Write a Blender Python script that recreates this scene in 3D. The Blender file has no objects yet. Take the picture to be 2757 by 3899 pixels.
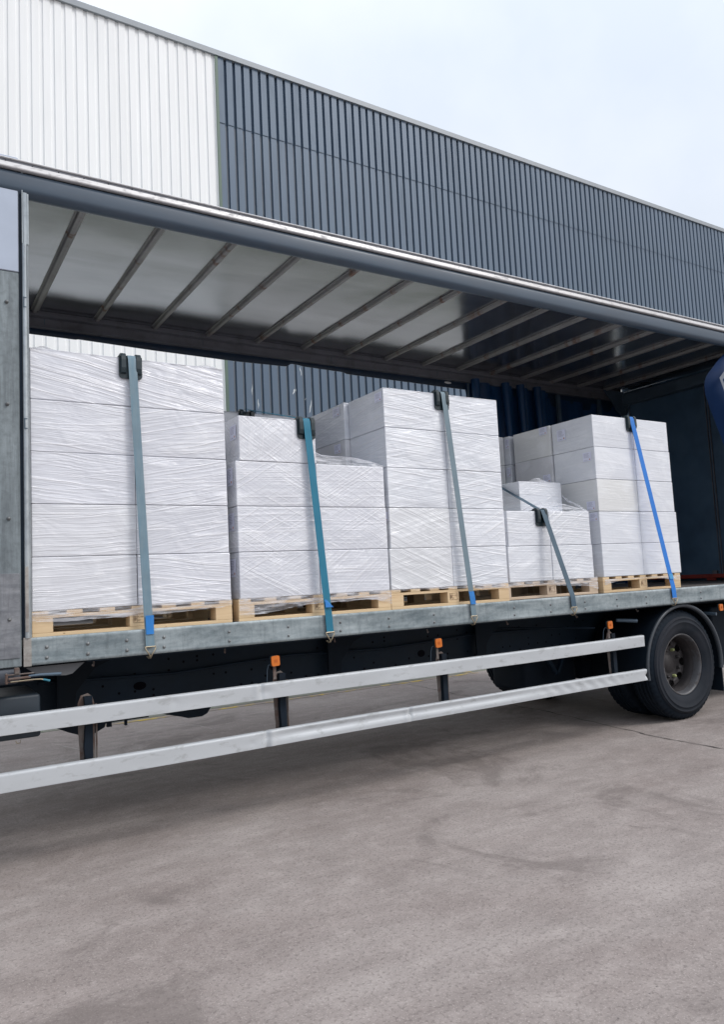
import bpy, bmesh, math, random
from mathutils import Vector, Matrix, noise
R = math.radians
random.seed(7)
C = bpy.context.scene.collection
S = bpy.context.scene

# ------------------------------------------------------------------ camera
CAM = Vector((0.5199, -4.5238, 1.4965)); YAW, PIT, ROL = 0.5608, 0.0904, -0.0495
fw = Vector((math.sin(YAW)*math.cos(PIT), math.cos(YAW)*math.cos(PIT), math.sin(PIT)))
r0 = Vector((math.cos(YAW), -math.sin(YAW), 0)); u0 = r0.cross(fw)
rt = math.cos(ROL)*r0 + math.sin(ROL)*u0; up = -math.sin(ROL)*r0 + math.cos(ROL)*u0
cd = bpy.data.cameras.new('camera'); cam = bpy.data.objects.new('camera', cd); C.objects.link(cam)
m = Matrix((rt, up, -fw)).transposed().to_4x4(); m.translation = CAM; cam.matrix_world = m
cd.sensor_fit = 'HORIZONTAL'; cd.sensor_width = 36; cd.lens = 2828.4/2757*36
cd.clip_start = 0.05; cd.clip_end = 2000
S.camera = cam
# ------------------------------------------------------------------ light
SUN_DIR = Vector((0.62, -0.66, 0.95)).normalized()      # towards the sun behind the cloud
el = math.asin(SUN_DIR.z); az = math.atan2(SUN_DIR.x, SUN_DIR.y)
w = bpy.data.worlds.new('World'); S.world = w; w.use_nodes = True
nt = w.node_tree; nt.nodes.clear()
out = nt.nodes.new('ShaderNodeOutputWorld'); add = nt.nodes.new('ShaderNodeAddShader')
bg = nt.nodes.new('ShaderNodeBackground'); sky = nt.nodes.new('ShaderNodeTexSky')
sky.sky_type = 'NISHITA'; sky.sun_disc = False; sky.sun_elevation = el; sky.sun_rotation = az
sky.dust_density = 4; sky.air_density = 1.2
nt.links.new(sky.outputs[0], bg.inputs[0]); bg.inputs[1].default_value = 0.05
bg2 = nt.nodes.new('ShaderNodeBackground'); tc = nt.nodes.new('ShaderNodeTexCoord')
ns = nt.nodes.new('ShaderNodeTexNoise'); ns.inputs['Scale'].default_value = 3.0; ns.inputs['Detail'].default_value = 5
cr = nt.nodes.new('ShaderNodeValToRGB'); cr.color_ramp.elements[0].position = .3; cr.color_ramp.elements[1].position = .7
cr.color_ramp.elements[0].color = (.78, .84, .93, 1); cr.color_ramp.elements[1].color = (1.02, 1.05, 1.10, 1)
nt.links.new(tc.outputs['Generated'], ns.inputs['Vector']); nt.links.new(ns.outputs['Fac'], cr.inputs[0])
nt.links.new(cr.outputs[0], bg2.inputs[0])
sx = nt.nodes.new('ShaderNodeSeparateXYZ'); nt.links.new(tc.outputs['Generated'], sx.inputs[0])
mz = nt.nodes.new('ShaderNodeMath'); mz.operation = 'MAXIMUM'; mz.inputs[1].default_value = 0; nt.links.new(sx.outputs[2], mz.inputs[0])
ma = nt.nodes.new('ShaderNodeMath'); ma.operation = 'MULTIPLY_ADD'; ma.inputs[1].default_value = 0.86; ma.inputs[2].default_value = 0.43   # overcast sky: zenith three times the horizon
nt.links.new(mz.outputs[0], ma.inputs[0]); nt.links.new(ma.outputs[0], bg2.inputs[1])
nt.links.new(bg.outputs[0], add.inputs[0]); nt.links.new(bg2.outputs[0], add.inputs[1]); nt.links.new(add.outputs[0], out.inputs[0])
sd = bpy.data.lights.new('sun', 'SUN'); sd.energy = 1.35; sd.angle = R(16); sd.color = (1, .985, .97)
so = bpy.data.objects.new('sun', sd); C.objects.link(so); so.rotation_euler = SUN_DIR.to_track_quat('Z', 'Y').to_euler(); so.location = (6, -8, 14)
S.view_settings.view_transform = 'Standard'; S.view_settings.look = 'None'
S.view_settings.exposure = 0.0; S.view_settings.gamma = 1

# ------------------------------------------------------------------ materials
def newmat(name):
    m = bpy.data.materials.new(name); m.use_nodes = True
    n = m.node_tree.nodes; return m, m.node_tree, n['Principled BSDF'], n['Material Output']
def nd(nt, t, **k):
    n = nt.nodes.new(t)
    for a, b in k.items():
        if a in n.inputs: n.inputs[a].default_value = b
        else: setattr(n, a, b)
    return n
def ramp(nt, src, p0, p1, c0=(0,0,0,1), c1=(1,1,1,1)):
    r = nd(nt, 'ShaderNodeValToRGB'); e = r.color_ramp.elements
    e[0].position = p0; e[1].position = p1; e[0].color = c0; e[1].color = c1
    nt.links.new(src, r.inputs[0]); return r.outputs[0]
def mix(nt, fac, a, b, mode='MIX'):
    x = nd(nt, 'ShaderNodeMix', data_type='RGBA', blend_type=mode)
    for i, v in ((0, fac), (6, a), (7, b)):
        if isinstance(v, (int, float)): x.inputs[i].default_value = v
        elif isinstance(v, tuple): x.inputs[i].default_value = v if len(v) == 4 else v+(1,)
        else: nt.links.new(v, x.inputs[i])
    return x.outputs[2]
def pos(nt, sc=(1,1,1), rot=(0,0,0)):
    g = nd(nt, 'ShaderNodeNewGeometry'); mp = nd(nt, 'ShaderNodeMapping'); nt.links.new(g.outputs['Position'], mp.inputs[0])
    mp.inputs['Scale'].default_value = sc; mp.inputs['Rotation'].default_value = rot; return mp.outputs[0]
def nz(nt, vec, scale, detail=4, rough=.55, dist=0):
    n = nd(nt, 'ShaderNodeTexNoise', Scale=scale, Detail=detail, Roughness=rough, Distortion=dist)
    nt.links.new(vec, n.inputs['Vector']); return n.outputs['Fac']
def mathn(nt, op, a, b=None, c=None):
    n = nd(nt, 'ShaderNodeMath', operation=op)
    for i, v in enumerate((a, b, c)):
        if v is None: continue
        if isinstance(v, (int, float)): n.inputs[i].default_value = v
        else: nt.links.new(v, n.inputs[i])
    return n.outputs[0]
def M(name, col, rough=.5, metal=0, var=.12, sc=(3,3,3), fine=40, bump=.0, dirt=None, dsc=(1,1,1), dfreq=4, d0=.5, d1=.7, damt=.6, spec=.5, coat=0):
    m, nt, b, o = newmat(name)
    v = pos(nt, sc)
    n1 = nz(nt, v, 1.0, 6, .6); n2 = nz(nt, pos(nt), fine, 3)
    lo = tuple(c*(1-var) for c in col); hi = tuple(min(1, c*(1+var)) for c in col)
    c = mix(nt, ramp(nt, n1, .3, .7), lo, hi)
    c = mix(nt, mathn(nt, 'MULTIPLY', n2, .25*min(1, var*4)), c, tuple(x*.6 for x in col))
    if dirt:
        n3 = nz(nt, pos(nt, dsc), dfreq, 7, .65, .4)
        f = ramp(nt, n3, d0, d1); c = mix(nt, mathn(nt, 'MULTIPLY', f, damt), c, dirt)
        nt.links.new(mathn(nt, 'MULTIPLY_ADD', f, .25, rough), b.inputs['Roughness'])
        if metal: nt.links.new(mathn(nt, 'MULTIPLY_ADD', f, -metal*.8, metal), b.inputs['Metallic'])
    else:
        nt.links.new(mathn(nt, 'MULTIPLY_ADD', n1, .16, rough-.08), b.inputs['Roughness']); b.inputs['Metallic'].default_value = metal
    nt.links.new(c, b.inputs['Base Color']); b.inputs['Specular IOR Level'].default_value = spec
    b.inputs['Coat Weight'].default_value = coat; b.inputs['Coat Roughness'].default_value = .1
    if bump:
        bm = nd(nt, 'ShaderNodeBump', Strength=.6, Distance=bump)
        nt.links.new(mathn(nt, 'ADD', n1, mathn(nt, 'MULTIPLY', n2, .4)), bm.inputs['Height']); nt.links.new(bm.outputs[0], b.inputs['Normal'])
    return m

def streaks(nt, u, v, ang, fu, fv, seed, lo, hi, warp=.055):
    """thin wrinkle lines of tight plastic film, running at ang degrees"""
    a = R(ang); ca, sa = math.cos(a), math.sin(a)
    up_ = mathn(nt, 'ADD', mathn(nt, 'MULTIPLY', u, ca), mathn(nt, 'MULTIPLY', v, sa))
    vp_ = mathn(nt, 'SUBTRACT', mathn(nt, 'MULTIPLY', v, ca), mathn(nt, 'MULTIPLY', u, sa))
    cw = nd(nt, 'ShaderNodeCombineXYZ', Z=seed); nt.links.new(u, cw.inputs[0]); nt.links.new(v, cw.inputs[1])
    wn = nz(nt, cw.outputs[0], 1.7, 2)
    vp_ = mathn(nt, 'MULTIPLY_ADD', wn, warp, vp_)
    cb = nd(nt, 'ShaderNodeCombineXYZ', Z=seed*3.1)
    nt.links.new(mathn(nt, 'MULTIPLY', up_, fu), cb.inputs[0]); nt.links.new(mathn(nt, 'MULTIPLY', vp_, fv), cb.inputs[1])
    n = nz(nt, cb.outputs[0], 1.0, 3, .62)
    l = ramp(nt, n, .55, .68)
    # patchiness
    pn = nz(nt, cw.outputs[0], 3.1, 2)
    return mathn(nt, 'MULTIPLY', l, ramp(nt, pn, lo, hi)), n
def film_box(name, col, sets, strength=1.0, coat=.7, warp=.055):
    m, nt, b, o = newmat(name)
    g = nd(nt, 'ShaderNodeNewGeometry'); s = nd(nt, 'ShaderNodeSeparateXYZ'); nt.links.new(g.outputs['Position'], s.inputs[0])
    u = mathn(nt, 'ADD', s.outputs[0], mathn(nt, 'MULTIPLY', s.outputs[1], .8)); v = s.outputs[2]
    tot = None; soft = None
    for i, (ang, fu, fv, amt) in enumerate(sets):
        l, n = streaks(nt, u, v, ang, fu, fv, 3.3+i*7.7+len(name), .34 if i == 0 else .46, .60, warp)
        l = mathn(nt, 'MULTIPLY', l, amt); n = mathn(nt, 'MULTIPLY', n, amt)
        tot = l if tot is None else mathn(nt, 'MAXIMUM', tot, l)
        soft = n if soft is None else mathn(nt, 'ADD', soft, n)
    big = nz(nt, pos(nt, (1.5, 1.5, 2.6)), 2.3, 3, .5, .6)
    h = mathn(nt, 'MULTIPLY_ADD', tot, .5, mathn(nt, 'MULTIPLY', soft, 1.0)); h = mathn(nt, 'MULTIPLY_ADD', big, 3.2, h)
    bm = nd(nt, 'ShaderNodeBump', Strength=1.0*strength, Distance=.007); nt.links.new(h, bm.inputs['Height'])
    oi = nd(nt, 'ShaderNodeObjectInfo')
    base = mix(nt, oi.outputs['Random'], col, tuple(c*.93 for c in col))
    pn = nz(nt, pos(nt, (1.2, 1.2, 2)), 1.6, 3)
    base = mix(nt, mathn(nt, 'MULTIPLY', pn, .35), base, (.70, .71, .78))
    base = mix(nt, mathn(nt, 'MULTIPLY', ramp(nt, big, .52, .66), .35), base, (.86, .88, .92))   # milky patches where the film is doubled
    base = mix(nt, mathn(nt, 'MULTIPLY', tot, .55*strength), base, (.96, .96, .98))
    base = mix(nt, mathn(nt, 'MULTIPLY', ramp(nt, soft, .38*len(sets)*.8, .62*len(sets)*.8), .10), base, (.55, .56, .62))
    nt.links.new(base, b.inputs['Base Color']); b.inputs['Roughness'].default_value = .55
    nt.links.new(bm.outputs[0], b.inputs['Coat Normal'])
    bm2 = nd(nt, 'ShaderNodeBump', Strength=.7*strength, Distance=.0045); nt.links.new(h, bm2.inputs['Height']); nt.links.new(bm2.outputs[0], b.inputs['Normal'])
    b.inputs['Coat Weight'].default_value = coat; b.inputs['Coat Roughness'].default_value = .13; b.inputs['Coat IOR'].default_value = 1.6
    return m
W_ = (.655, .675, .735); WC = (.72, .71, .69); CRM = (.74, .72, .62)
F1 = film_box('wrapped_white_card', W_, [(-7, .8, 62, 1), (3, .7, 44, .8)])
F1T = film_box('wrapped_white_card_slanting_film', W_, [(-11, .7, 52, 1), (-15, .6, 30, .8)], 1.1)
F1B = film_box('wrapped_white_card_diagonal', W_, [(12, .8, 55, 1), (4, .7, 60, .7)])
F1C = film_box('wrapped_ivory_card', (.67, .685, .725), [(1, .7, 60, 1), (7, .7, 44, .8)])
F2 = film_box('wrapped_card_crossed_film', W_, [(29, .8, 58, 1), (-27, .8, 64, .7), (1, .7, 64, .8)], .85)
F2B = film_box('wrapped_card_rising_film', W_, [(36, .9, 40, 1), (-2, .7, 60, 1)])
F2T = film_box('wrapped_card_coarse_crossed_film', (.67, .69, .74), [(-33, 1.0, 36, 1.0), (38, .9, 44, .7), (78, 1.2, 30, .35)], 1.05)
F3 = film_box('wrapped_card_loose_film', (.69, .725, .785), [(-6, .8, 50, 1), (10, .8, 55, .8)], 1.1)
F3C = film_box('wrapped_ivory_card_loose_film', (.69, .71, .735), [(-24, 1.0, 34, 1), (14, .9, 44, .8)], 1.15)
F4 = film_box('wrapped_card_smooth_film', (.70, .73, .785), [(-3, .7, 60, 1), (26, .9, 46, .8)], 1)
F5 = film_box('wrapped_card_light_film', (.70, .73, .785), [(-2, .7, 75, .8), (-5, 1.0, 50, .5)], .6, .6, .015)
F5C = film_box('wrapped_cream_card', (.705, .715, .705), [(-2, .7, 70, .7), (-5, 1.0, 50, .5)], .55, .5, .015)
PL = film_box('plain_grey_white_card', (.60, .605, .63), [(6, .8, 36, .35)], .4, .2)
INK = M('lavender_grey_ink', (.33, .33, .42), .7, var=.1)
ORG = M('orange_brown_ink', (.5, .2, .08), .7, var=.1)
LBL = M('label_paper', (.72, .74, .88), .45, var=.03)
def wood_mat(name, col, dk):
    m, nt, b, o = newmat(name)
    n = nz(nt, pos(nt, (3, 3, 60)), 1.0, 5, .6, .6); n2 = nz(nt, pos(nt, (6, 6, 6)), 1.5, 3)
    c = mix(nt, ramp(nt, n, .35, .7), col, dk); c = mix(nt, mathn(nt, 'MULTIPLY', n2, .35), c, tuple(x*.75 for x in col))
    oi = nd(nt, 'ShaderNodeObjectInfo'); c = mix(nt, mathn(nt, 'MULTIPLY', oi.outputs['Random'], .35), c, tuple(x*.8 for x in dk))
    vo = nd(nt, 'ShaderNodeTexVoronoi', Scale=7.0); nt.links.new(pos(nt, (1, 1, 2)), vo.inputs['Vector'])
    c = mix(nt, ramp(nt, vo.outputs['Distance'], .03, .07, (1,1,1,1), (0,0,0,1)), c, (.22, .11, .05))
    nt.links.new(c, b.inputs['Base Color']); b.inputs['Roughness'].default_value = .75
    bm = nd(nt, 'ShaderNodeBump', Strength=.4, Distance=.002); nt.links.new(n, bm.inputs['Height']); nt.links.new(bm.outputs[0], b.inputs['Normal'])
    return m
WOOD = wood_mat('new_pine', (.78, .60, .38), (.64, .45, .26))
WOOD2 = wood_mat('pale_pine', (.70, .56, .43), (.56, .43, .31))
STAMPM = M('brown_stamp_ink', (.20, .12, .08), .8, var=.2)
# weathered galvanised / aluminium
def worn_metal(name, base, dark, rough=.5, metal=.35, rust=None, vert=False, df=3.0):
    m, nt, b, o = newmat(name)
    sc = (14, 14, .8) if vert else (1.0, 1.0, 5)
    n = nz(nt, pos(nt, sc), df*.6, 8, .68, .5); n2 = nz(nt, pos(nt), 26, 5, .7); n3 = nz(nt, pos(nt, (1, 1, 1)), 1.7, 6, .7, .8)
    c = mix(nt, ramp(nt, n, .34, .66), base, dark)
    c = mix(nt, mathn(nt, 'MULTIPLY', ramp(nt, n2, .45, .75), .5), c, tuple(x*.55 for x in dark))
    c = mix(nt, mathn(nt, 'MULTIPLY', ramp(nt, n3, .5, .75), .45), c, tuple(min(1, x*1.35) for x in base))
    n9 = nz(nt, pos(nt, (26, 26, 1.6)), 1.0, 5, .7); c = mix(nt, mathn(nt, 'MULTIPLY', ramp(nt, n9, .54, .66), .4), c, tuple(x*.7 for x in dark))
    if rust: c = mix(nt, mathn(nt, 'MULTIPLY', ramp(nt, nz(nt, pos(nt, (2, 2, 6)), 4, 7, .7), .6, .72), .8), c, rust)
    nt.links.new(c, b.inputs['Base Color']); b.inputs['Metallic'].default_value = metal
    nt.links.new(mathn(nt, 'MULTIPLY_ADD', n2, .3, rough-.12), b.inputs['Roughness'])
    bm = nd(nt, 'ShaderNodeBump', Strength=.35, Distance=.002); nt.links.new(mathn(nt, 'ADD', n2, n), bm.inputs['Height']); nt.links.new(bm.outputs[0], b.inputs['Normal'])
    return m
GALV = worn_metal('weathered_galvanised_rail', (.36, .41, .43), (.13, .17, .19), .5, .25)
PANEL = worn_metal('streaked_grey_panel', (.25, .29, .31), (.13, .155, .17), .55, .2, vert=True)
PANELHI = M('pale_blue_grey_panel', (.40, .45, .54), .35, .3, var=.06)
PANELDK = M('dark_panel_corner', (.06, .07, .09), .6, .1, var=.2)
POST = worn_metal('tarnished_silver_post', (.50, .54, .56), (.30, .34, .37), .35, .55, vert=True)
POSTRUST = worn_metal('rust_streaked_end_plate', (.42, .42, .40), (.22, .19, .17), .6, .2, rust=(.20, .09, .05))
ALU = M('dull_white_aluminium', (.50, .525, .55), .48, .12, var=.06, sc=(2, 2, 8), fine=60, bump=.0004, dirt=(.30, .31, .31), dsc=(1.2, 1, 3), dfreq=6, d0=.55, d1=.68, damt=.65)
CEIL = None
NAVY = M('navy_chassis_paint', (.005, .015, .029), .55, 0, var=.3, dirt=(.02, .03, .045), dfreq=3, d0=.5, d1=.75, damt=.4, spec=.25)
NAVYD = M('dark_underbody', (.003, .009, .018), .7, 0, var=.3, spec=.25)
HOLE = M('black_and_hole_shadow', (.003, .003, .006), .9, 0, var=0, spec=.1)  # near black: painted shade on bolt discs, own colour of seal and rivets
CANT = M('slate_blue_cant_rail', (.050, .078, .115), .42, 0, var=.12, sc=(2, 8, 8), dirt=(.10, .11, .13), dsc=(.4, 3, 3), dfreq=3, d0=.5, d1=.75, damt=.4)
SILV = M('weathered_silver_gutter', (.62, .62, .63), .4, .35, var=.1, sc=(2, 2, 20), dirt=(.25, .25, .26), dsc=(3, 3, 8), dfreq=5, d0=.52, d1=.7, damt=.6)
GREYR = M('grey_roof_rail', (.17, .175, .20), .5, .2, var=.15, dirt=(.08, .08, .09), dfreq=5)
BOW = M('rusty_grey_roof_bow', (.30, .30, .305), .55, .3, var=.2, dirt=(.17, .075, .04), dsc=(1, 2.2, 1), dfreq=2.5, d0=.56, d1=.66, damt=.75)
CURT = M('navy_curtain_fabric', (.008, .045, .125), .45, 0, var=.25, sc=(4, 4, 1), spec=.4)
CURTB = M('blue_curtain_fabric', (.002, .020, .075), .6, 0, var=.2, sc=(5, 5, 1), spec=.15)
CURTG = M('grey_print_on_curtain', (.14, .16, .20), .5, 0, var=.05)
BULK = M('charcoal_bulkhead', (.075, .145, .235), .45, .1, var=.2, dirt=(.10, .17, .24), dfreq=3, damt=.4)
STEEL = M('grey_portal_steel', (.08, .12, .165), .5, .2, var=.2)
RIVM = M('grey_rivet_steel', (.20, .21, .215), .45, .4, var=.25, dirt=(.09, .085, .08), dfreq=30)
DECK = M('worn_plywood_deck', (.11, .10, .095), .6, 0, var=.25, sc=(2, 12, 2), dirt=(.05, .045, .04), dfreq=4)
RED = M('red_painted_bar', (.30, .035, .025), .5, 0, var=.25, dirt=(.08, .02, .02), dfreq=6)
RUB = M('tyre_rubber', (.003, .009, .018), .72, 0, var=.25, dirt=(.022, .027, .035), dfreq=5, d0=.5, d1=.8, damt=.6, bump=.0012, fine=90, spec=.2)
RUBS = M('dusty_tyre_sidewall', (.007, .012, .020), .68, 0, var=.2, dirt=(.042, .042, .050), dfreq=3, d0=.40, d1=.7, damt=.6, bump=.0006, fine=120, spec=.25)
RIM = M('brown_grey_steel_rim', (.042, .038, .040), .5, .3, var=.25, sc=(6, 6, 6), dirt=(.022, .019, .021), dfreq=6, d0=.45, d1=.65, damt=.7, bump=.0008)
RIMLIP = M('peeled_rim_paint', (.09, .092, .10), .5, .2, var=.25, dirt=(.05, .044, .045), dfreq=7, d0=.48, d1=.55, damt=.9)
NUTY = M('yellow_green_nut_cap', (.30, .33, .14), .5, 0, var=.1)
ORANGE = M('amber_lens', (.60, .15, .012), .3, 0, var=.08, coat=.5)
RUSTB = M('rusty_bracket_steel', (.17, .15, .14), .7, .2, var=.25, dirt=(.10, .05, .035), dfreq=9, d0=.45, d1=.6, damt=.7)
BLK = M('black_plastic', (.012, .026, .034), .35, 0, var=.2, spec=.5)
MUDG = M('mudguard_plastic', (.045, .055, .068), .45, 0, var=.2, sc=(2, 2, 2), dirt=(.10, .10, .11), dfreq=6, d0=.55, d1=.8, damt=.4)
HOOKM = M('brassy_zinc_hook', (.42, .36, .26), .35, .8, var=.15)
BTAPE = M('bright_blue_sleeve', (.025, .20, .56), .4, 0, var=.12, sc=(20, 20, 20))
def web_mat(name, col, fade, amt=.5):
    m, nt, b, o = newmat(name)
    n = nz(nt, pos(nt, (60, 60, 6)), 1.0, 5, .6); n2 = nz(nt, pos(nt), 5, 4)
    wv = nd(nt, 'ShaderNodeTexWave', Scale=70.0, wave_type='BANDS', bands_direction='Z'); nt.links.new(pos(nt), wv.inputs['Vector'])
    c = mix(nt, mathn(nt, 'MULTIPLY', ramp(nt, n, .35, .65), amt), col, fade)
    c = mix(nt, mathn(nt, 'MULTIPLY', ramp(nt, n2, .4, .7), amt), c, tuple(x*.65 for x in col))
    c = mix(nt, mathn(nt, 'MULTIPLY', wv.outputs['Fac'], .18), c, tuple(x*.5 for x in col))
    nt.links.new(c, b.inputs['Base Color']); b.inputs['Roughness'].default_value = .6
    bm = nd(nt, 'ShaderNodeBump', Strength=.4, Distance=.001); nt.links.new(wv.outputs['Fac'], bm.inputs['Height']); nt.links.new(bm.outputs[0], b.inputs['Normal'])
    return m
WEB = [web_mat('faded_blue_grey_webbing', (.15, .25, .32), (.27, .33, .36)), web_mat('teal_webbing', (.006, .17, .28), (.02, .22, .33), .4),
       web_mat('pale_grey_webbing', (.18, .265, .32), (.18, .215, .235)), web_mat('slate_webbing', (.05, .10, .15), (.09, .14, .175), .5), web_mat('bright_blue_webbing', (.008, .19, .66), (.01, .16, .52), .3)]
def film_mat(name, a0, a1):
    m, nt, b, o = newmat(name)
    n = nz(nt, pos(nt, (5, 5, 60)), 1.0, 5, .6, .8); n2 = nz(nt, pos(nt, (6, 6, 20)), 1.0, 3)
    r = ramp(nt, n, .42, .66); fac = mathn(nt, 'MULTIPLY_ADD', r, a1-a0, a0)
    b.inputs['Base Color'].default_value = (.80, .81, .86, 1); b.inputs['Roughness'].default_value = .22
    bm = nd(nt, 'ShaderNodeBump', Strength=1.0, Distance=.006); nt.links.new(mathn(nt, 'ADD', n, n2), bm.inputs['Height']); nt.links.new(bm.outputs[0], b.inputs['Normal'])
    nt.links.new(fac, b.inputs['Alpha']); return m
FILM = film_mat('clear_stretch_film', .12, .70)
FILMW = film_mat('bunched_stretch_film', .30, .85)

def ceiling_mat():
    m, nt, b, o = newmat('stained_grey_roof_sheet')
    n = nz(nt, pos(nt, (.5, 1.4, 1)), 1.6, 6, .6, .6); n2 = nz(nt, pos(nt), 22, 4, .6)
    n8 = nz(nt, pos(nt, (.35, 2.4, 1)), 1.3, 7, .65, .4)
    c = mix(nt, ramp(nt, n, .3, .7), (.30, .315, .345), (.46, .475, .52)); c = mix(nt, mathn(nt, 'MULTIPLY', ramp(nt, n8, .48, .62), .35), c, (.24, .25, .27))
    c = mix(nt, mathn(nt, 'MULTIPLY', n2, .25), c, (.27, .285, .31))
    nt.links.new(c, b.inputs['Base Color']); b.inputs['Metallic'].default_value = .86
    nt.links.new(mathn(nt, 'MULTIPLY_ADD', n, .14, .11), b.inputs['Roughness'])
    bm = nd(nt, 'ShaderNodeBump', Strength=.3, Distance=.03); nt.links.new(nz(nt, pos(nt, (1, .7, 1)), 1.6, 1), bm.inputs['Height']); nt.links.new(bm.outputs[0], b.inputs['Normal'])
    return m
CEIL = ceiling_mat()
def ground_mat(name, a, bcol, moss=None):
    m, nt, b, o = newmat(name)
    n = nz(nt, pos(nt, (.6, 1.1, 1)), 1.1, 9, .62, .5); n2 = nz(nt, pos(nt), 55, 4, .7); n3 = nz(nt, pos(nt, (.9, 2.6, 1), (0, 0, R(8))), 2.2, 9, .72, .3); n4 = nz(nt, pos(nt), 9, 6, .7)
    c = mix(nt, ramp(nt, n, .3, .7), a, bcol)
    c = mix(nt, mathn(nt, 'MULTIPLY', ramp(nt, n3, .42, .68), .45), c, tuple(x*.62 for x in a))
    c = mix(nt, mathn(nt, 'MULTIPLY', ramp(nt, n4, .5, .72), .35), c, tuple(min(1, x*1.35) for x in bcol))
    c = mix(nt, mathn(nt, 'MULTIPLY', ramp(nt, n2, .52, .62), .5), c, tuple(x*.5 for x in a))
    n5 = nz(nt, pos(nt), 120, 3, .7); c = mix(nt, mathn(nt, 'MULTIPLY', ramp(nt, n5, .57, .66), .5), c, tuple(min(1, x*1.6) for x in bcol))
    n6 = nz(nt, pos(nt, (1, 1, 1), (0, 0, 1)), .8, 8, .7, 1.2); c = mix(nt, mathn(nt, 'MULTIPLY', ramp(nt, n6, .54, .62), .5), c, tuple(x*.55 for x in a))
    vo = nd(nt, 'ShaderNodeTexVoronoi', Scale=11.0); nt.links.new(pos(nt), vo.inputs['Vector'])
    c = mix(nt, mathn(nt, 'MULTIPLY', ramp(nt, vo.outputs['Distance'], .03, .05, (1,1,1,1), (0,0,0,1)), .7), c, (.05, .045, .045))
    if moss: c = mix(nt, mathn(nt, 'MULTIPLY', ramp(nt, n4, .35, .6), .6), c, moss)
    nt.links.new(c, b.inputs['Base Color']); b.inputs['Roughness'].default_value = .85
    bm = nd(nt, 'ShaderNodeBump', Strength=.6, Distance=.004); nt.links.new(mathn(nt, 'ADD', n2, mathn(nt, 'MULTIPLY', n4, 1.5)), bm.inputs['Height']); nt.links.new(bm.outputs[0], b.inputs['Normal'])
    return m
CONC = ground_mat('brushed_concrete', (.225, .188, .174), (.345, .308, .290))
APRON = ground_mat('mossy_concrete', (.20, .20, .17), (.26, .26, .23), (.15, .175, .12))
YEL = M('worn_yellow_paint', (.50, .36, .06), .8, var=.2, dirt=(.26, .225, .20), dfreq=5, d0=.42, d1=.52, damt=1.0)
CRK = M('crack_dirt', (.035, .03, .03), .95, var=.2)
CHALK = M('pale_scratch', (.50, .47, .45), .9, var=.3)
CLAD = M('blue_grey_cladding', (.088, .132, .192), .45, .1, var=.06, sc=(.6, 1, .3), fine=30, dirt=(.10, .13, .16), dsc=(3, 1, .3), dfreq=1.5, d0=.5, d1=.8, damt=.35)
CLADW = M('white_cladding', (.86, .88, .89), .5, 0, var=.04, sc=(2, 1, .3), dirt=(.78, .80, .80), dsc=(6, 1, .3), dfreq=1.5, d0=.5, d1=.8, damt=.4)
TRIM = M('green_grey_trim', (.10, .15, .12), .5, .1, var=.1)
CAPM = M('grey_wall_cap', (.30, .33, .36), .5, .1, var=.08)
WSCR = M('white_scrape_on_cladding', (.62, .66, .68), .7, var=.1)

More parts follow.
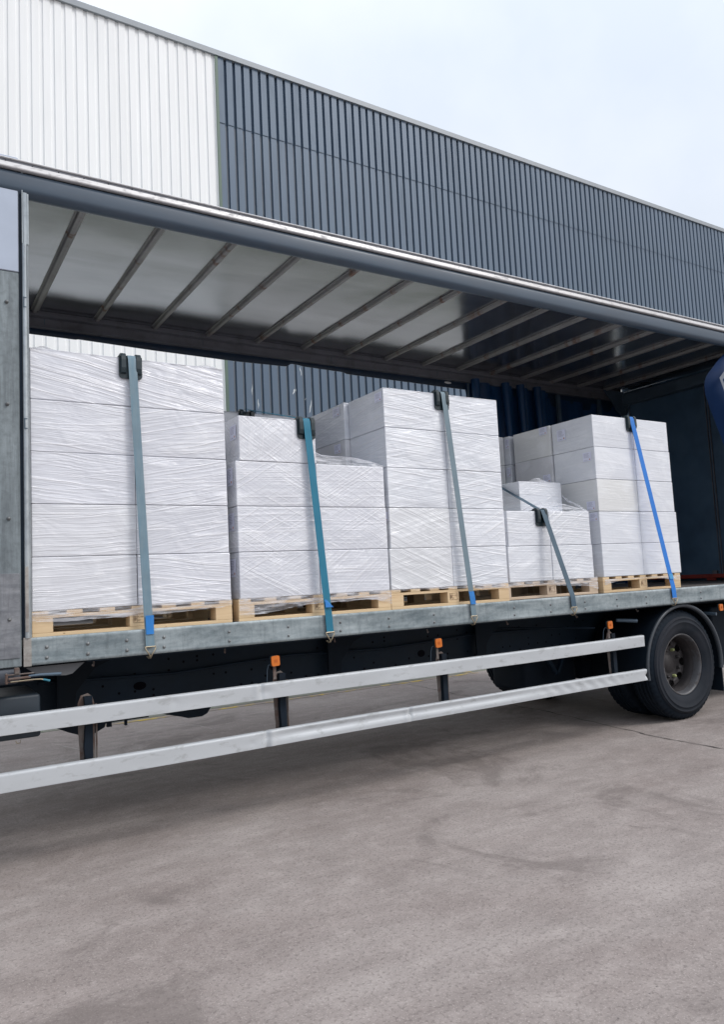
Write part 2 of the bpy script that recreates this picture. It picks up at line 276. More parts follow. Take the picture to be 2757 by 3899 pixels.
# ------------------------------------------------------------------ mesh helpers
class MB:
    def __init__(s): s.v = []; s.f = []; s.sm = []
    def add(s, vs, fs, smooth=False):
        k = len(s.v); s.v += [tuple(p) for p in vs]; s.f += [tuple(i+k for i in f) for f in fs]; s.sm += [smooth]*len(fs); return s
    def box(s, x0, x1, y0, y1, z0, z1):
        vs = [(x, y, z) for x in (x0, x1) for y in (y0, y1) for z in (z0, z1)]
        return s.add(vs, [(0,1,3,2),(4,6,7,5),(0,4,5,1),(2,3,7,6),(0,2,6,4),(1,5,7,3)])
    def bbox(s, x0, x1, y0, y1, z0, z1, b=.003, seg=1):
        bm = bmesh.new(); bmesh.ops.create_cube(bm, size=1)
        for v in bm.verts: v.co = Vector(((x0+x1)/2+v.co.x*(x1-x0), (y0+y1)/2+v.co.y*(y1-y0), (z0+z1)/2+v.co.z*(z1-z0)))
        bmesh.ops.bevel(bm, geom=bm.edges[:], offset=b, segments=seg, affect='EDGES', profile=.5)
        bm.verts.index_update(); s.add([v.co[:] for v in bm.verts], [[v.index for v in f.verts] for f in bm.faces], seg > 1); bm.free(); return s
    def prism(s, poly, fn, t0, t1, smooth=False):
        """poly of (a,b); fn(a,b,t)->xyz, extruded t0..t1"""
        n = len(poly)
        vs = [fn(a, b, t0) for a, b in poly]+[fn(a, b, t1) for a, b in poly]
        s.add(vs, [(i, (i+1) % n, n+(i+1) % n, n+i) for i in range(n)], smooth)
        return s.add(vs, [tuple(range(n))[::-1], tuple(range(n, 2*n))])
    def tube(s, pts, r, n=8, caps=True):
        pts = [Vector(p) for p in pts]; rings = []
        for i, p in enumerate(pts):
            d = (pts[min(i+1, len(pts)-1)]-pts[max(i-1, 0)]).normalized()
            a = d.cross(Vector((0, 0, 1)));
            if a.length < .1: a = d.cross(Vector((1, 0, 0)))
            a.normalize(); b = d.cross(a); rr = r[i] if isinstance(r, (list, tuple)) else r
            rings.append([p+(a*math.cos(t)+b*math.sin(t))*rr for t in [2*math.pi*k/n for k in range(n)]])
        vs = [q for g in rings for q in g]
        fs = [(i*n+k, i*n+(k+1) % n, (i+1)*n+(k+1) % n, (i+1)*n+k) for i in range(len(pts)-1) for k in range(n)]
        s.add(vs, fs, True)
        if caps: s.add(rings[0], [tuple(range(n))]); s.add(rings[-1], [tuple(range(n))])
        return s
    def sheet(s, rows, smooth=True):
        n = len(rows[0]); vs = [p for r_ in rows for p in r_]
        return s.add(vs, [(i*n+k, i*n+k+1, (i+1)*n+k+1, (i+1)*n+k) for i in range(len(rows)-1) for k in range(n-1)], smooth)
    def lathe(s, prof, cx, cz, n=96, a0=0, a1=2*math.pi, rf=None):
        """prof of (r, y) revolved round the Y axis through (cx, cz)"""
        full = abs(a1-a0-2*math.pi) < 1e-6; k = n if full else n+1; m_ = len(prof)
        vs = []
        for i in range(k):
            t = a0+(a1-a0)*i/n
            for j, (r_, y) in enumerate(prof):
                q = r_+(rf(i, j) if rf else 0); vs.append((cx+q*math.cos(t), y, cz+q*math.sin(t)))
        fs = []
        for i in range(n):
            i2 = (i+1) % k
            for j in range(m_-1): fs.append((i*m_+j, i2*m_+j, i2*m_+j+1, i*m_+j+1))
        return s.add(vs, fs, True)
    def build(s, name, mat, parent=None, loc=None):
        me = bpy.data.meshes.new(name)
        base = Vector((0, 0, 0))
        if parent is not None:
            p = parent
            while p is not None: base += Vector(p.location); p = p.parent
            l = Vector((0, 0, 0))
        else:
            if loc is None:
                xs = [v[0] for v in s.v]; ys = [v[1] for v in s.v]; zs = [v[2] for v in s.v]
                loc = ((min(xs)+max(xs))/2, (min(ys)+max(ys))/2, min(zs))
            l = Vector(loc); base = l.copy()
        me.from_pydata([tuple(Vector(v)-base) for v in s.v], [], s.f)
        for i, q in enumerate(s.sm): me.polygons[i].use_smooth = q
        me.validate(); me.update()
        bm = bmesh.new(); bm.from_mesh(me); bmesh.ops.recalc_face_normals(bm, faces=bm.faces); bm.to_mesh(me); bm.free()
        for mt in (mat if isinstance(mat, (list, tuple)) else [mat]): me.materials.append(mt)
        o = bpy.data.objects.new(name, me); C.objects.link(o); o.location = l
        if parent is not None: o.parent = parent
        return o
def tag(o, label=None, cat=None, group=None, kind=None):
    if label: o['label'] = label
    if cat: o['category'] = cat
    if group: o['group'] = group
    if kind: o['kind'] = kind
    return o
def thing(name, loc, label, cat, group=None):
    o = bpy.data.objects.new(name, None); C.objects.link(o); o.location = loc; o.empty_display_size = .1
    return tag(o, label, cat, group)
XYZ = lambda a, b, t: (t, a, b)      # profile in YZ, extruded along X
XZ = lambda a, b, t: (a, t, b)       # outline in XZ, extruded along Y

# ------------------------------------------------------------------ setting
g = MB().add([(-300,-300,0),(400,-300,0),(400,400,0),(-300,400,0)], [(0,1,2,3)]).build('ground', CONC, loc=(0,0,0)); tag(g, 'brushed concrete yard', 'ground', kind='structure')
a_ = MB().box(-60, 90, 4.45, 9.44, -.05, .004).build('pavement', APRON, loc=(0,4.42,.004)); tag(a_, 'greenish concrete apron along the wall', 'pavement', kind='structure')
y_ = MB()
y_.prism([(2.4,4.29),(7.9,4.31),(8.02,4.31),(8.0,4.44),(7.9,4.40),(2.4,4.38)], lambda a,b,t:(a,b,t), -.02, .004)
y_.prism([(7.90,4.452),(8.0,4.452),(7.98,4.95),(7.88,4.95)], lambda a,b,t:(a,b,t), -.02, .008)
tag(y_.build('painted_line', YEL, loc=(5,4.3,.008)), 'worn yellow painted line on the concrete beyond the truck', 'line', kind='structure')
def ribbon(pts, wd, z, jit=.0):
    mb = MB(); rows = []; P = []
    for i in range(len(pts)-1):
        a, b = Vector(pts[i]), Vector(pts[i+1]); n = max(2, int((b-a).length/.05))
        P += [a.lerp(b, k/n) for k in range(n)]
    P.append(Vector(pts[-1]))
    for i, p in enumerate(P):
        d = (P[min(i+1, len(P)-1)]-P[max(i-1, 0)]).normalized(); nrm = Vector((-d.y, d.x))
        q = p+nrm*(noise.noise(Vector((p.x*5, p.y*5, 3)))*jit); ww = wd*(.5+abs(noise.noise(Vector((p.x*9, p.y*9, 8))))*2)
        rows.append([(q.x-nrm.x*ww, q.y-nrm.y*ww, z), (q.x+nrm.x*ww, q.y+nrm.y*ww, z)])
    return mb.sheet(rows, False)
tag(ribbon([(6.62,4.2),(6.50,2.9),(6.42,1.92),(6.40,1.35),(6.30,.69),(6.17,-.18),(6.15,-.84),(6.1,-4),(6.0,-12)], .006, .004, .03).build('ground_crack', CRK), 'long dark crack in the concrete in front of the rear wheel', 'crack', kind='structure')
tag(ribbon([(6.42,2.05),(6.85,1.95),(7.4,1.85)], .005, .004, .05).build('ground_crack', CRK), 'short side crack in the concrete under the truck', 'crack', kind='structure')
tag(ribbon([(1.02,2.2),(1.0,2.7),(1.08,3.2),(.9,4)], .010, .004, .05).build('ground_crack', CRK), 'crack in the concrete at the lower left', 'crack', kind='structure')
tag(ribbon([(1.85,3.71),(1.93,3.45),(2.02,3.2)], .003, .004, .01).build('ground_scratch', CHALK), 'pale scratch on the concrete under the truck', 'scratch', kind='structure')
tag(ribbon([(2.9,4.1),(3.3,3.5),(3.36,3.2)], .003, .004, .01).build('ground_scratch', CHALK), 'forked pale scratch on the concrete under the truck', 'scratch', kind='structure')

# warehouse behind
YW, ZW, XE = 9.5, 12.75, 6.18
wh = thing('warehouse', (20, YW, 0), 'tall warehouse with blue-grey ribbed cladding behind the truck, white at its left end', 'warehouse')
def cladding(x0, x1, z0, z1, y, pitch=.2, flat=.132, deep=.065):
    mb = MB(); prof = []; x = x0
    while x < x1-1e-6:
        prof += [(x, y), (x+flat, y), (x+flat+.012, y+deep), (x+pitch-.012, y+deep)]; x += pitch
    prof.append((x, y))
    mb.sheet([[(a, b, z0) for a, b in prof], [(a, b, z1) for a, b in prof]], False); return mb
cladding(XE+.06, XE+.06+.2*220, 0, 11.3, YW).build('cladding', CLAD, wh)
cladding(XE+.06, XE+.06+.2*220, 11.27, ZW, YW-.012).build('upper_cladding', CLAD, wh)
tag(cladding(XE-.2*160, XE, 0, ZW, YW, .2, .12, .022).build('white_cladding', CLADW, wh), 'white ribbed cladding at the left')
REFL = M('pale_reflector', (.62, .62, .62), .8, 0, var=.06, dirt=(.45, .45, .44), dsc=(.6, 1, 1.5), dfreq=1.5, d0=.5, d1=.75, damt=.5)
MB().box(XE+.06, XE+44, YW-.06, YW+.0, 0, 3.6).build('unseen_reflector_wall', REFL, wh)  # unseen pale wall base, added so the roof lining reflects it brightly
MB().box(XE, XE+.06, YW-.03, YW+.05, 0, ZW).build('corner_trim', TRIM, wh)
MB().box(XE-32, XE+44.2, YW-.05, YW+.3, ZW, ZW+.12).build('parapet_cap', CAPM, wh)
MB().box(XE-32, XE+44, YW+.06, YW+18, 0, ZW-.05).build('wall_core', CAPM, wh)
sc_ = [((6.776,5.646),(6.768,5.439),.012),((7.764,5.655),(7.72,5.53),.03),((7.80,5.66),(7.79,5.60),.01),((7.91,6.155),(7.95,5.96),.014),((8.165,5.45),(8.10,5.15),.014),((8.03,5.47),(8.0,5.43),.01),((6.9,5.36),(6.9,5.15),.012)]
for (a, b), (c, d), wd in sc_:
    n = 7; L = []; Rr = []
    for i in range(n):
        t = i/(n-1); x = a+(c-a)*t+random.uniform(-.008, .008); z = b+(d-b)*t; ww = wd*math.sin(math.pi*(.06+.88*t))*random.uniform(.4, 1)
        L.append((x-ww, YW-.004, z)); Rr.append((x+ww, YW-.004, z))
    MB().sheet([L, Rr], False).build('paint_scrape', WSCR, wh)

# ------------------------------------------------------------------ truck
X0, X1 = .40, 9.55
tr = thing('curtainside_truck', (5.0, 1.25, 0), 'curtain-sided truck with its side open showing the wrapped loads, blue curtain bunched at the right', 'truck')
# bed rail with wavy battered top lip and rivets
def rail_strip():
    mb = MB(); xs = [1.115+.05*i for i in range(int((X1-1.115)/.05)+1)]+[X1]
    rows = []
    for x in xs:
        d = noise.noise(Vector((x*2.3, 0, 0)))*.0022; e = noise.noise(Vector((x*9, 4, 0)))*.0014
        rows.append([(x, .05, 1.262), (x, .006, 1.2655+e), (x, -.002, 1.262+e), (x, d, 1.245), (x, d*1.6, 1.19), (x, d, 1.13), (x, -.002, 1.1155), (x, .008, 1.112), (x, .05, 1.112)])
    return mb.sheet(rows)
rail = rail_strip().build('bed_rail', GALV, tr)
bx_ = [1.231,1.452,1.673,1.895,2.316,2.735,3.138,3.546,3.956,4.776,5.192,5.612,6.029,6.44,6.86,7.277,7.70,8.11,8.5]
for x in bx_:
    for z in (1.207, 1.149):
        b = MB(); rr = .0085 if x < 2 else .0075
        b.lathe([(0.0005, -.0095), (rr*.5, -.0085), (rr*.9, -.005), (rr, -.001), (rr*1.25, -.001), (rr*1.3, .002)], x, z, 14)
        b.build('rivet', RIVM, rail)
tag(MB().box(1.112, 1.152, -.0045, .03, 1.110, 1.268).build('rail_end_plate', POSTRUST, rail), 'rusty end plate')
MB().box(1.15, X1, .03, 2.46, 1.228, 1.2605).build('deck', DECK, tr)
MB().box(1.15, X1, 2.44, 2.50, 1.10, 1.27).build('far_bed_rail', GALV, tr)
for i in range(17): MB().box(1.3+i*.5, 1.36+i*.5, .06, 2.44, 1.12, 1.227).build('cross_member', NAVYD, tr)
MB().box(1.12, X1, .05, .09, 1.10, 1.125).build('under_rail_flange', NAVY, tr)
# corner panel, bulkhead at the left (front) end of the body
pan = MB().bbox(.40, 1.102, -.004, .05, 1.112, 3.353, .004).build('corner_panel', PANEL, tr)
MB().bbox(.40, 1.102, -.006, .05, 3.356, 4.05, .004).build('upper_corner_panel', PANELHI, tr)
MB().bbox(.40, 1.095, -.010, -.003, 1.16, 1.625, .002).build('kick_plate', worn_metal('scuffed_lower_panel', (.27, .28, .30), (.12, .13, .15), .55, .15, vert=False, df=5), pan)
for x, z in ((1.037,3.17),(1.038,2.577),(1.041,1.93),(1.041,1.373)):
    MB().lathe([(.0005,-.020),(.006,-.018),(.010,-.012),(.011,-.003)], x, z, 14).build('rivet', RIVM, pan)
MB().box(.40, .44, .05, 2.45, 1.11, 4.03).build('front_bulkhead', PANEL, tr)
MB().bbox(.40, 1.10, -.002, .30, 1.02, 1.112, .03, 3).build('lower_corner', PANELDK, tr)
MB().box(1.101, 1.121, .006, .06, 1.26, 4.0).build('post_groove', NAVY, tr)
post = MB().add([], [])
post.prism([(1.120,-.004),(1.124,-.012),(1.138,-.014),(1.146,-.006),(1.147,.0),(1.155,.001),(1.156,.05),(1.12,.05)], lambda a,b,t:(a,b,t), 1.265, 3.53, True)
post = post.build('curtain_post', POST, tr)
up_ = MB().box(1.120, 1.1245, -.012, .04, 3.532, 4.0); up_.box(1.128, 1.147, -.006, .04, 3.532, 4.0); up_.box(1.149, 1.157, -.003, .04, 3.532, 4.0)
up_.build('upper_post', POST, tr)
for z in (3.18, 2.47): 
    k = MB().box(1.1225, 1.1255, -.020, -.012, z-.03, z+.03); k.box(1.126, 1.14, -.0165, -.0145, z-.03, z-.026); k.box(1.126, 1.14, -.0165, -.0145, z+.026, z+.03); k.build('latch_slot', STEEL, post)
tag(MB().box(1.1215, 1.1385, -.0162, -.0145, 1.30, 1.66).build('worn_strip', POSTRUST, post), 'scraped and rusty foot of the post')
# curtain tensioner under the corner
bk = MB(); bk.bbox(1.015, 1.16, -.045, -.035, 1.072, 1.080, .003); bk.bbox(1.015, 1.155, -.045, -.035, 1.034, 1.042, .003); bk.bbox(1.015, 1.027, -.05, -.02, 1.028, 1.086, .004)
bk.tube([(1.03,-.05,1.055),(1.14,-.05,1.057)], .007); bk.bbox(1.06, 1.085, -.05, -.02, 1.078, 1.112, .003); bk = bk.build('curtain_buckle', RUSTB, tr)
tag(MB().tube([(1.13,-.05,1.062),(1.19,-.052,1.063),(1.295,-.06,1.058)], [.006,.008,.009]).build('buckle_lever', STEEL, bk), 'black lever')
tag(MB().tube([(1.04,-.05,1.040),(1.15,-.05,1.042),(1.19,-.052,1.040),(1.205,-.052,1.036)], .0035).build('buckle_rod', HOOKM, bk))
tag(MB().tube([(1.203,-.052,1.0365),(1.238,-.054,1.026)], [.0055,.006]).build('rod_tip', M('teal_rod_tip', (.02,.18,.26), .4), bk), 'teal blue tip')
MB().prism([(1.12,1.105),(1.47,1.108),(1.44,1.098),(1.375,1.042),(1.34,1.036),(1.2,1.046)], XZ, .05, .056).build('gusset_plate', M('grey_gusset', (.12,.125,.135), .6, .1), tr)
MB().bbox(.40, 1.212, .10, .62, .705, .945, .018, 3).build('side_locker', M('dark_blue_grey_locker', (.022,.034,.048), .5, 0, var=.15), tr)
MB().tube([(1.08,.09,.702),(1.085,.09,.690),(1.095,.09,.686),(1.104,.09,.692),(1.105,.09,.704)], .0025, 6).build('locker_ring', HOOKM, tr)
# rope hooks under the rail
for i in range(8):
    x = 1.50+.815*i
    MB().tube([(x,.09,1.13),(x+.002,.085,1.09),(x-.004,.07,1.072),(x-.012,.055,1.078)], .006, 7).build('rope_hook', RUSTB, tr)
# chassis
for nm, y in (('chassis_beam', .80), ('chassis_beam', 1.64)):
    mb = MB().prism([(0,.66),(.07,.66),(.07,.668),(.008,.668),(.008,1.032),(.07,1.032),(.07,1.04),(0,1.04)], lambda a,b,t:(t,y+a,b), .6, 9.4)
    cb = mb.build(nm, NAVY, tr)
    if y < 1:
        hb = MB()
        for i in range(46):
            x = 1.5+i*.11+random.uniform(-.02,.02)
            for z in random.sample((.72,.76,.80,.86,.92,.97,1.0), 2):
                r_ = .009; hb.add([(x+r_*math.cos(t), y-.0025, z+r_*math.sin(t)) for t in [k*math.pi/4 for k in range(8)]], [tuple(range(8))])
        for x, z, a_x, b_z in ((1.96,.835,.045,.028),(3.0,.86,.045,.028),(4.4,.83,.04,.03)):
            hb.add([(x+a_x*math.cos(t), y-.0025, z+b_z*math.sin(t)) for t in [k*math.pi/12 for k in range(24)]], [tuple(range(24))])
        tag(hb.build('bolt_holes', HOLE, cb), kind='stuff')
MB().box(1.2, 9.4, .86, 1.70, 1.042, 1.112).build('subframe', NAVYD, tr)
MB().prism([(2.0,.66),(2.45,.66),(2.41,.60),(2.37,.583),(2.27,.583),(2.22,.60)], XZ, .70, .98).build('chassis_bracket', NAVYD, tr)
MB().prism([(1.35,.66),(1.72,.66),(1.70,.60),(1.64,.572),(1.54,.572),(1.47,.60)], XZ, .72, .98).build('chassis_bracket', NAVYD, tr)
b = MB().bbox(1.6, 2.02, .80, .9, .612, .66, .005); b.box(1.74, 1.77, .82, .85, .58, .62); b.box(1.86, 1.875, .82, .85, .575, .62); b.build('pipe_clamp', NAVYD, tr)
for x in (1.40, 3.42, 4.95):   # hanging gussets between the beam and the outriggers
    MB().prism([(x,1.11),(x+.5,1.11),(x+.24,1.0),(x+.12,.86),(x+.10,.70),(x,.70)], XZ, .70, .715).build('outrigger', NAVYD, tr)
MB().bbox(4.9, 5.9, 1.0, 1.5, .67, .98, .06, 3).build('air_tank', NAVYD, tr)
MB().bbox(5.80, 6.55, 1.0, 1.5, .30, .9, .06, 3).build('dark_filler_box', NAVYD, tr)  # dark block added to fill the light gap ahead of the axle
MB().tube([(1.3,.775,.93),(2.2,.77,.90),(3.1,.775,.94),(4.0,.77,.91),(5.0,.775,.95),(5.9,.77,.93)], .011, 8).build('air_hose', NAVY, tr)
MB().tube([(6.99,.25,.52),(6.99,2.3,.52)], .09, 12).build('axle', NAVYD, tr)
MB().bbox(6.75, 7.23, 1.05, 1.5, .30, .78, .12, 3).build('differential', NAVYD, tr)
for y in (.84, 1.62): 
    MB().prism([(6.15,.76),(6.6,.62),(7.0,.58),(7.4,.62),(7.85,.76),(7.85,.72),(7.4,.55),(7.0,.50),(6.6,.55),(6.15,.72)], XZ, y, y+.08).build('leaf_spring', NAVYD, tr)
MB().tube([(5.85,.12,.96),(5.6,.5,.97),(5.3,.78,.98)], .008, 6).build('brake_pipe', NAVY, tr)
v = MB().prism([(5.95,.66),(6.0,.66),(6.13,.46),(6.09,.46)], XZ, .86, .90); v.prism([(6.22,.66),(6.25,.66),(6.13,.46),(6.10,.46)], XZ, .86, .90); v.build('torque_arm', NAVY, tr)

# side guard: battered aluminium planks with four legs and amber lamps
def plank(z0, z1, xe, dent):
    mb = MB(); rows = []; x = -1.2; H = z1-z0
    while x < xe:
        r_ = []
        for j, (dy, t) in enumerate(((.035, 0), (.001, 0), (0, .012), (0, .03), (0, .16), (0, .30), (0, .44), (0, .57), (0, .70), (0, .83), (0, .95), (.002, .962), (.007, .995), (.009, 1), (.035, 1.0))):
            z = z0+H*t; sag = noise.noise(Vector((x*.7, z0*9, 0)))*.006
            d = dent(x, t) if 0 < j < 14 else 0
            r_.append((x, dy+d, z+sag+(dent(x, .97)*-.12)))
        rows.append(r_); x += .012
    r_ = [(xe, p[1], p[2]) for p in rows[-1]]; rows.append(r_)
    mb.sheet(rows)
    # hollow end shows the plank's thickness
    n = len(r_); mb.add(r_, [tuple(range(n))]); return mb
ga = lambda x, c, s: math.exp(-((x-c)/s)**2)
def dent_u(x, t): return .020*ga(x, 2.525, .011)*(.3+.7*t)-.005*ga(x, 2.49, .02) + .006*ga(x, 2.56, .04)*ga(t, .45, .25)+.004*ga(x, 1.95, .02)*ga(t, .6, .2)+.003*noise.noise(Vector((x*1.5, t, 5)))
def dent_l(x, t):
    d = .030*ga(x, 2.553, .012)*(.25+.75*abs(t-.4))-.008*ga(x, 2.59, .02)+.026*ga(x, 3.70, .011)*(.4+.6*t)-.007*ga(x, 3.66, .02)+.008*ga(x, 3.73, .05)
    w = max(0, min(1, (x-2.45)/.4))*max(0, min(1, (5.3-x)/.8)); d += w*.011*ga(t, .60, .20)-w*.003*ga(t, .28, .12)
    w2 = max(0, min(1, (x-4.9)/.3))*max(0, min(1, (6.1-x)/.2)); d += w2*.008*(.5+.5*math.sin(x*46+t*4))*ga(t, .5, .28)
    d += .022*ga(x, 6.36, .016)*ga(t, .42, .16)+.004*ga(x, .9, .015)+.004*ga(x, 2.45, .02)*ga(t,.4,.12)+.003*noise.noise(Vector((x*1.3, t, 1))); return d
tag(plank(.755, .856, 6.364, dent_u).build('side_guard_rail', ALU, tr), 'upper aluminium guard rail')
tag(plank(.452, .553, 6.365, dent_l).build('side_guard_rail', ALU, tr), 'lower aluminium guard rail, creased and dented')
def leg(xc, short=False):
    jag = [(xc-.035,.50),(xc-.040,.60),(xc-.046,.70),(xc-.047,.86),(xc-.03,.905),(xc+.01,.915),(xc+.035,.895),(xc+.046,.85),(xc+.046,.44),(xc-.03,.44)]
    p = MB().prism(jag, XZ, .094, .100); p = p.build('guard_leg', RUSTB, tr)
    wv = [(xc-.044+.028+.006*noise.noise(Vector((z*22, xc, 0))), z) for z in [.44+.02*k for k in range(24)]]
    q = MB().prism([(a, b) for a, b in wv]+[(xc+.028,.90),(xc+.028,.44)], XZ, .058, .093); q.build('leg_channel', NAVYD, p)
    MB().box(xc+.052, xc+.060, .09, .105, .45, .85).build('leg_rod', RUSTB, p)
    return p
for xc in (1.457, 2.70, 4.07, 6.01): leg(xc)
def lamp(x, z, cable=True, stem=True):
    pts = []; hw, hh, rr = .029, .033, .012
    for cxs, czs, a0 in ((1,1,0),(-1,1,90),(-1,-1,180),(1,-1,270)):
        for k in range(5):
            t = R(a0+k*22.5); pts.append((cxs*(hw-rr)+rr*math.cos(t), czs*(hh-rr)+rr*math.sin(t)))
    rot = R(3); pts = [(a*math.cos(rot)-b*math.sin(rot), a*math.sin(rot)+b*math.cos(rot)) for a, b in pts]
    lp = MB().prism([(x+a*1.04-.003, z+b*1.04) for a, b in pts], XZ, .0, .014).build('marker_lamp', BLK, tr)
    MB().prism([(x+a, z+b) for a, b in pts], XZ, -.012, -.0005).build('lens', ORANGE, lp)
    rb = MB()
    for k in range(3): rb.box(x-.010+k*.008, x-.007+k*.008, -.0135, -.0122, z-.010, z+.010)
    rb.build('lens_mark', M('lens_mark_%d' % int(x*10), (.45,.09,.01), .4, var=.02), lp)
    if stem: MB().box(x-.010, x+.010, .012, .018, z-.12, z-.02).build('lamp_stem', RUSTB, lp)
    if cable: MB().tube([(x-.025,.02,z-.02),(x-.036,.03,z-.028),(x-.04,.04,z-.06),(x-.04,.05,z-.14)], .0028, 6).build('lamp_cable', STEEL, lp)
lamp(2.629, .993); lamp(3.980, .993); lamp(5.905, .986); lamp(7.582, 1.038, False, False)

# wheels
def tyre(cx, cz, yc, w, parent, lod=1, outer=True):
    Rr = .523; hw = w/2
    prof = [(.285,-hw+.045),(.295,-hw+.028),(.32,-hw+.012),(.36,-hw+.002),(.41,-hw-.002),(.45,-hw+.004),(.485,-hw+.018),(.495,-hw+.020),(.512,-hw+.032),(Rr,-hw+.046)]
    treads = []
    for k, y in enumerate((-.085,-.045,0,.045,.085)):
        if abs(y) < hw-.04: treads += [(Rr, y-.006), (Rr-.014, y-.005), (Rr-.014, y+.005), (Rr, y+.006)]
    prof += treads+[(r_, -y) for r_, y in reversed(prof)]
    prof = [(r_, y+yc) for r_, y in prof]
    n = 168; m_ = len(prof)
    sh = set(j for j, (r_, y) in enumerate(prof) if r_ > .493 and abs(y-yc) > hw-.06)
    def rf(i, j): return (-.011 if (i % 3 == 0 and j in sh) else 0)
    return MB().lathe(prof, cx, cz, n, rf=rf)
def wheel(cx, cz, y0, flip, front):
    """outer tyre face at y0, dished disc"""
    s = -1 if flip else 1; Y = lambda d: y0+s*d
    pr = [(.283,.052),(.296,.047),(.300,.034),(.292,.026),(.282,.030),(.275,.050),(.268,.075),(.266,.095),(.252,.112),(.250,.15),(.248,.172)]
    rim = MB().lathe([(r_, Y(d)) for r_, d in pr], cx, cz, 96)
    # disc with eight round hand holes: polar grid with cells removed
    n = 192; rad = [.247-.0061*k for k in range(25)]
    def dd(r_): return .172+.02*max(0, 1-abs(r_-.247)/.03)+(.012 if r_ < .165 else .012*max(0, (.18-r_)/.015))
    dep = [dd(q) for q in rad]
    vs = []; fs = []
    for i in range(n):
        t = 2*math.pi*i/n
        for r_, d in zip(rad, dep): vs.append((cx+r_*math.cos(t), Y(d), cz+r_*math.sin(t)))
    for i in range(n):
        a = ((i+.5)/n*8 + .5) % 1-.5
        for j in range(len(rad)-1):
            rc = (rad[j]+rad[j+1])/2; e = (a*2*math.pi/8*rc/.041)**2+((rc-.196)/.034)**2
            if e < 1: continue
            i2 = (i+1) % n; k = len(rad); fs.append((i*k+j, i2*k+j, i2*k+j+1, i*k+j+1))
    rim.add(vs, fs, True)
    rim.lathe([(.102, Y(.184)), (.085, Y(.180)), (.080, Y(.174)), (.0005, Y(.172))], cx, cz, 32)
    rim.lathe([(.25, Y(.26)), (.0005, Y(.26))], cx, cz, 32)
    rim.lathe([(.248, Y(.17)), (.248, Y(.27))], cx, cz, 48)
    wob = rim.build('wheel', RIM, tr)
    if not flip: MB().lathe([(.2995, Y(.033)), (.2925, Y(.0245)), (.2815, Y(.0285)), (.2742, Y(.049)), (.2674, Y(.075)), (.2648, Y(.094))], cx, cz, 96).build('rim_edge', RIMLIP, wob)
    ty = tyre(cx, cz, Y(.14), .28, wob).build('tyre', RUB, wob)
    MB().lathe([(.302, Y(.0225)), (.33, Y(.006)), (.36, Y(-.0045)), (.40, Y(-.0085)), (.403, Y(-.0115)), (.409, Y(-.0115)), (.412, Y(-.008)), (.438, Y(-.0065)), (.441, Y(-.009)), (.446, Y(-.009)), (.449, Y(-.004)), (.462, Y(.004))], cx, cz, 96).build('sidewall', RUBS, wob)
    tyre(cx, cz, Y(.14+.33), .28, wob).build('inner_tyre', RUB, wob)
    if front:
        for k in range(8):
            t = 2*math.pi*(k+.5)/8; nx, nz_ = cx+.1375*math.cos(t), cz+.1375*math.sin(t)
            h = MB().lathe([(.0005, Y(.148)), (.011, Y(.150)), (.0165, Y(.160)), (.0175, Y(.186))], nx, nz_, 6)
            h.build('wheel_nut', NUTY if k in (1, 6) else RIM, wob)
    return wob
wheel(7.01, .523, .052, False, True)
wheel(7.01, .523, 2.448, True, False)
# mudguards
for nm, ya, yb in (('mudguard', .03, .68), ('mudguard', 1.82, 2.47)):
    mg = MB(); a0, a1 = R(-8), R(188)
    lip = [(.572, ya+.05), (.572, ya+.004), (.578, ya), (.592, ya), (.598, ya+.006), (.60, ya+.05), (.598, yb), (.586, yb), (.586, ya+.05), (.572, ya+.05)]
    mg.lathe([(.590, ya+.012), (.590, yb), (.578, yb), (.578, ya+.035)], 7.01, .515, 60, a0, a1)
    mg = mg.build('mudguard', NAVYD, tr)
    MB().lathe([(.578, ya+.036), (.556, ya+.034), (.560, ya+.010), (.568, ya), (.580, ya-.002), (.590, ya+.003), (.592, ya+.012), (.591, ya+.02)], 7.01, .515, 60, a0, a1).build('mudguard_lip', MUDG, mg)
MB().bbox(7.95, 9.35, .35, 2.2, .38, 1.02, .03, 2).build('tail_lift_frame', NAVYD, tr)
MB().box(1.2, 6.6, 2.452, 2.47, 1.272, 1.47).build('far_light_block', NAVYD, tr)  # dark strip added to block daylight showing through the pallet openings
MB().box(7.60, 7.612, .06, .66, .20, .62).build('mud_flap', NAVYD, tr)
for p in ([(6.24,.2,1.0),(6.41,.1,.983)], [(7.55,.2,.98),(7.58,.05,.972)]):
    MB().tube(p, .017, 12).build('guard_bracket_tube', STEEL, tr)
# roof: sheet, bows, rails
MB().sheet([[(x, y, 4.022+.035*math.sin(math.pi*(y-.0)/2.45)*0+.003*noise.noise(Vector((x*1.2, y*1.2, 0)))) for y in [0.06+.14*k for k in range(18)]] for x in [X0+.1*i for i in range(92)]]).build('roof_lining', CEIL, tr)
MB().box(X0, X1, .02, 2.48, 4.035, 4.046).build('roof_skin', SILV, tr)
for i in range(-1, 15):
    x = 1.536+i*.5362
    MB().prism([(x-.034,4.02),(x-.020,4.015),(x-.018,3.995),(x-.013,3.989),(x+.013,3.989),(x+.018,3.995),(x+.020,4.013),(x+.038,4.016),(x+.038,4.019)], lambda a,b,t:(a,t,b), .06, 2.398).build('roof_bow', BOW, tr)
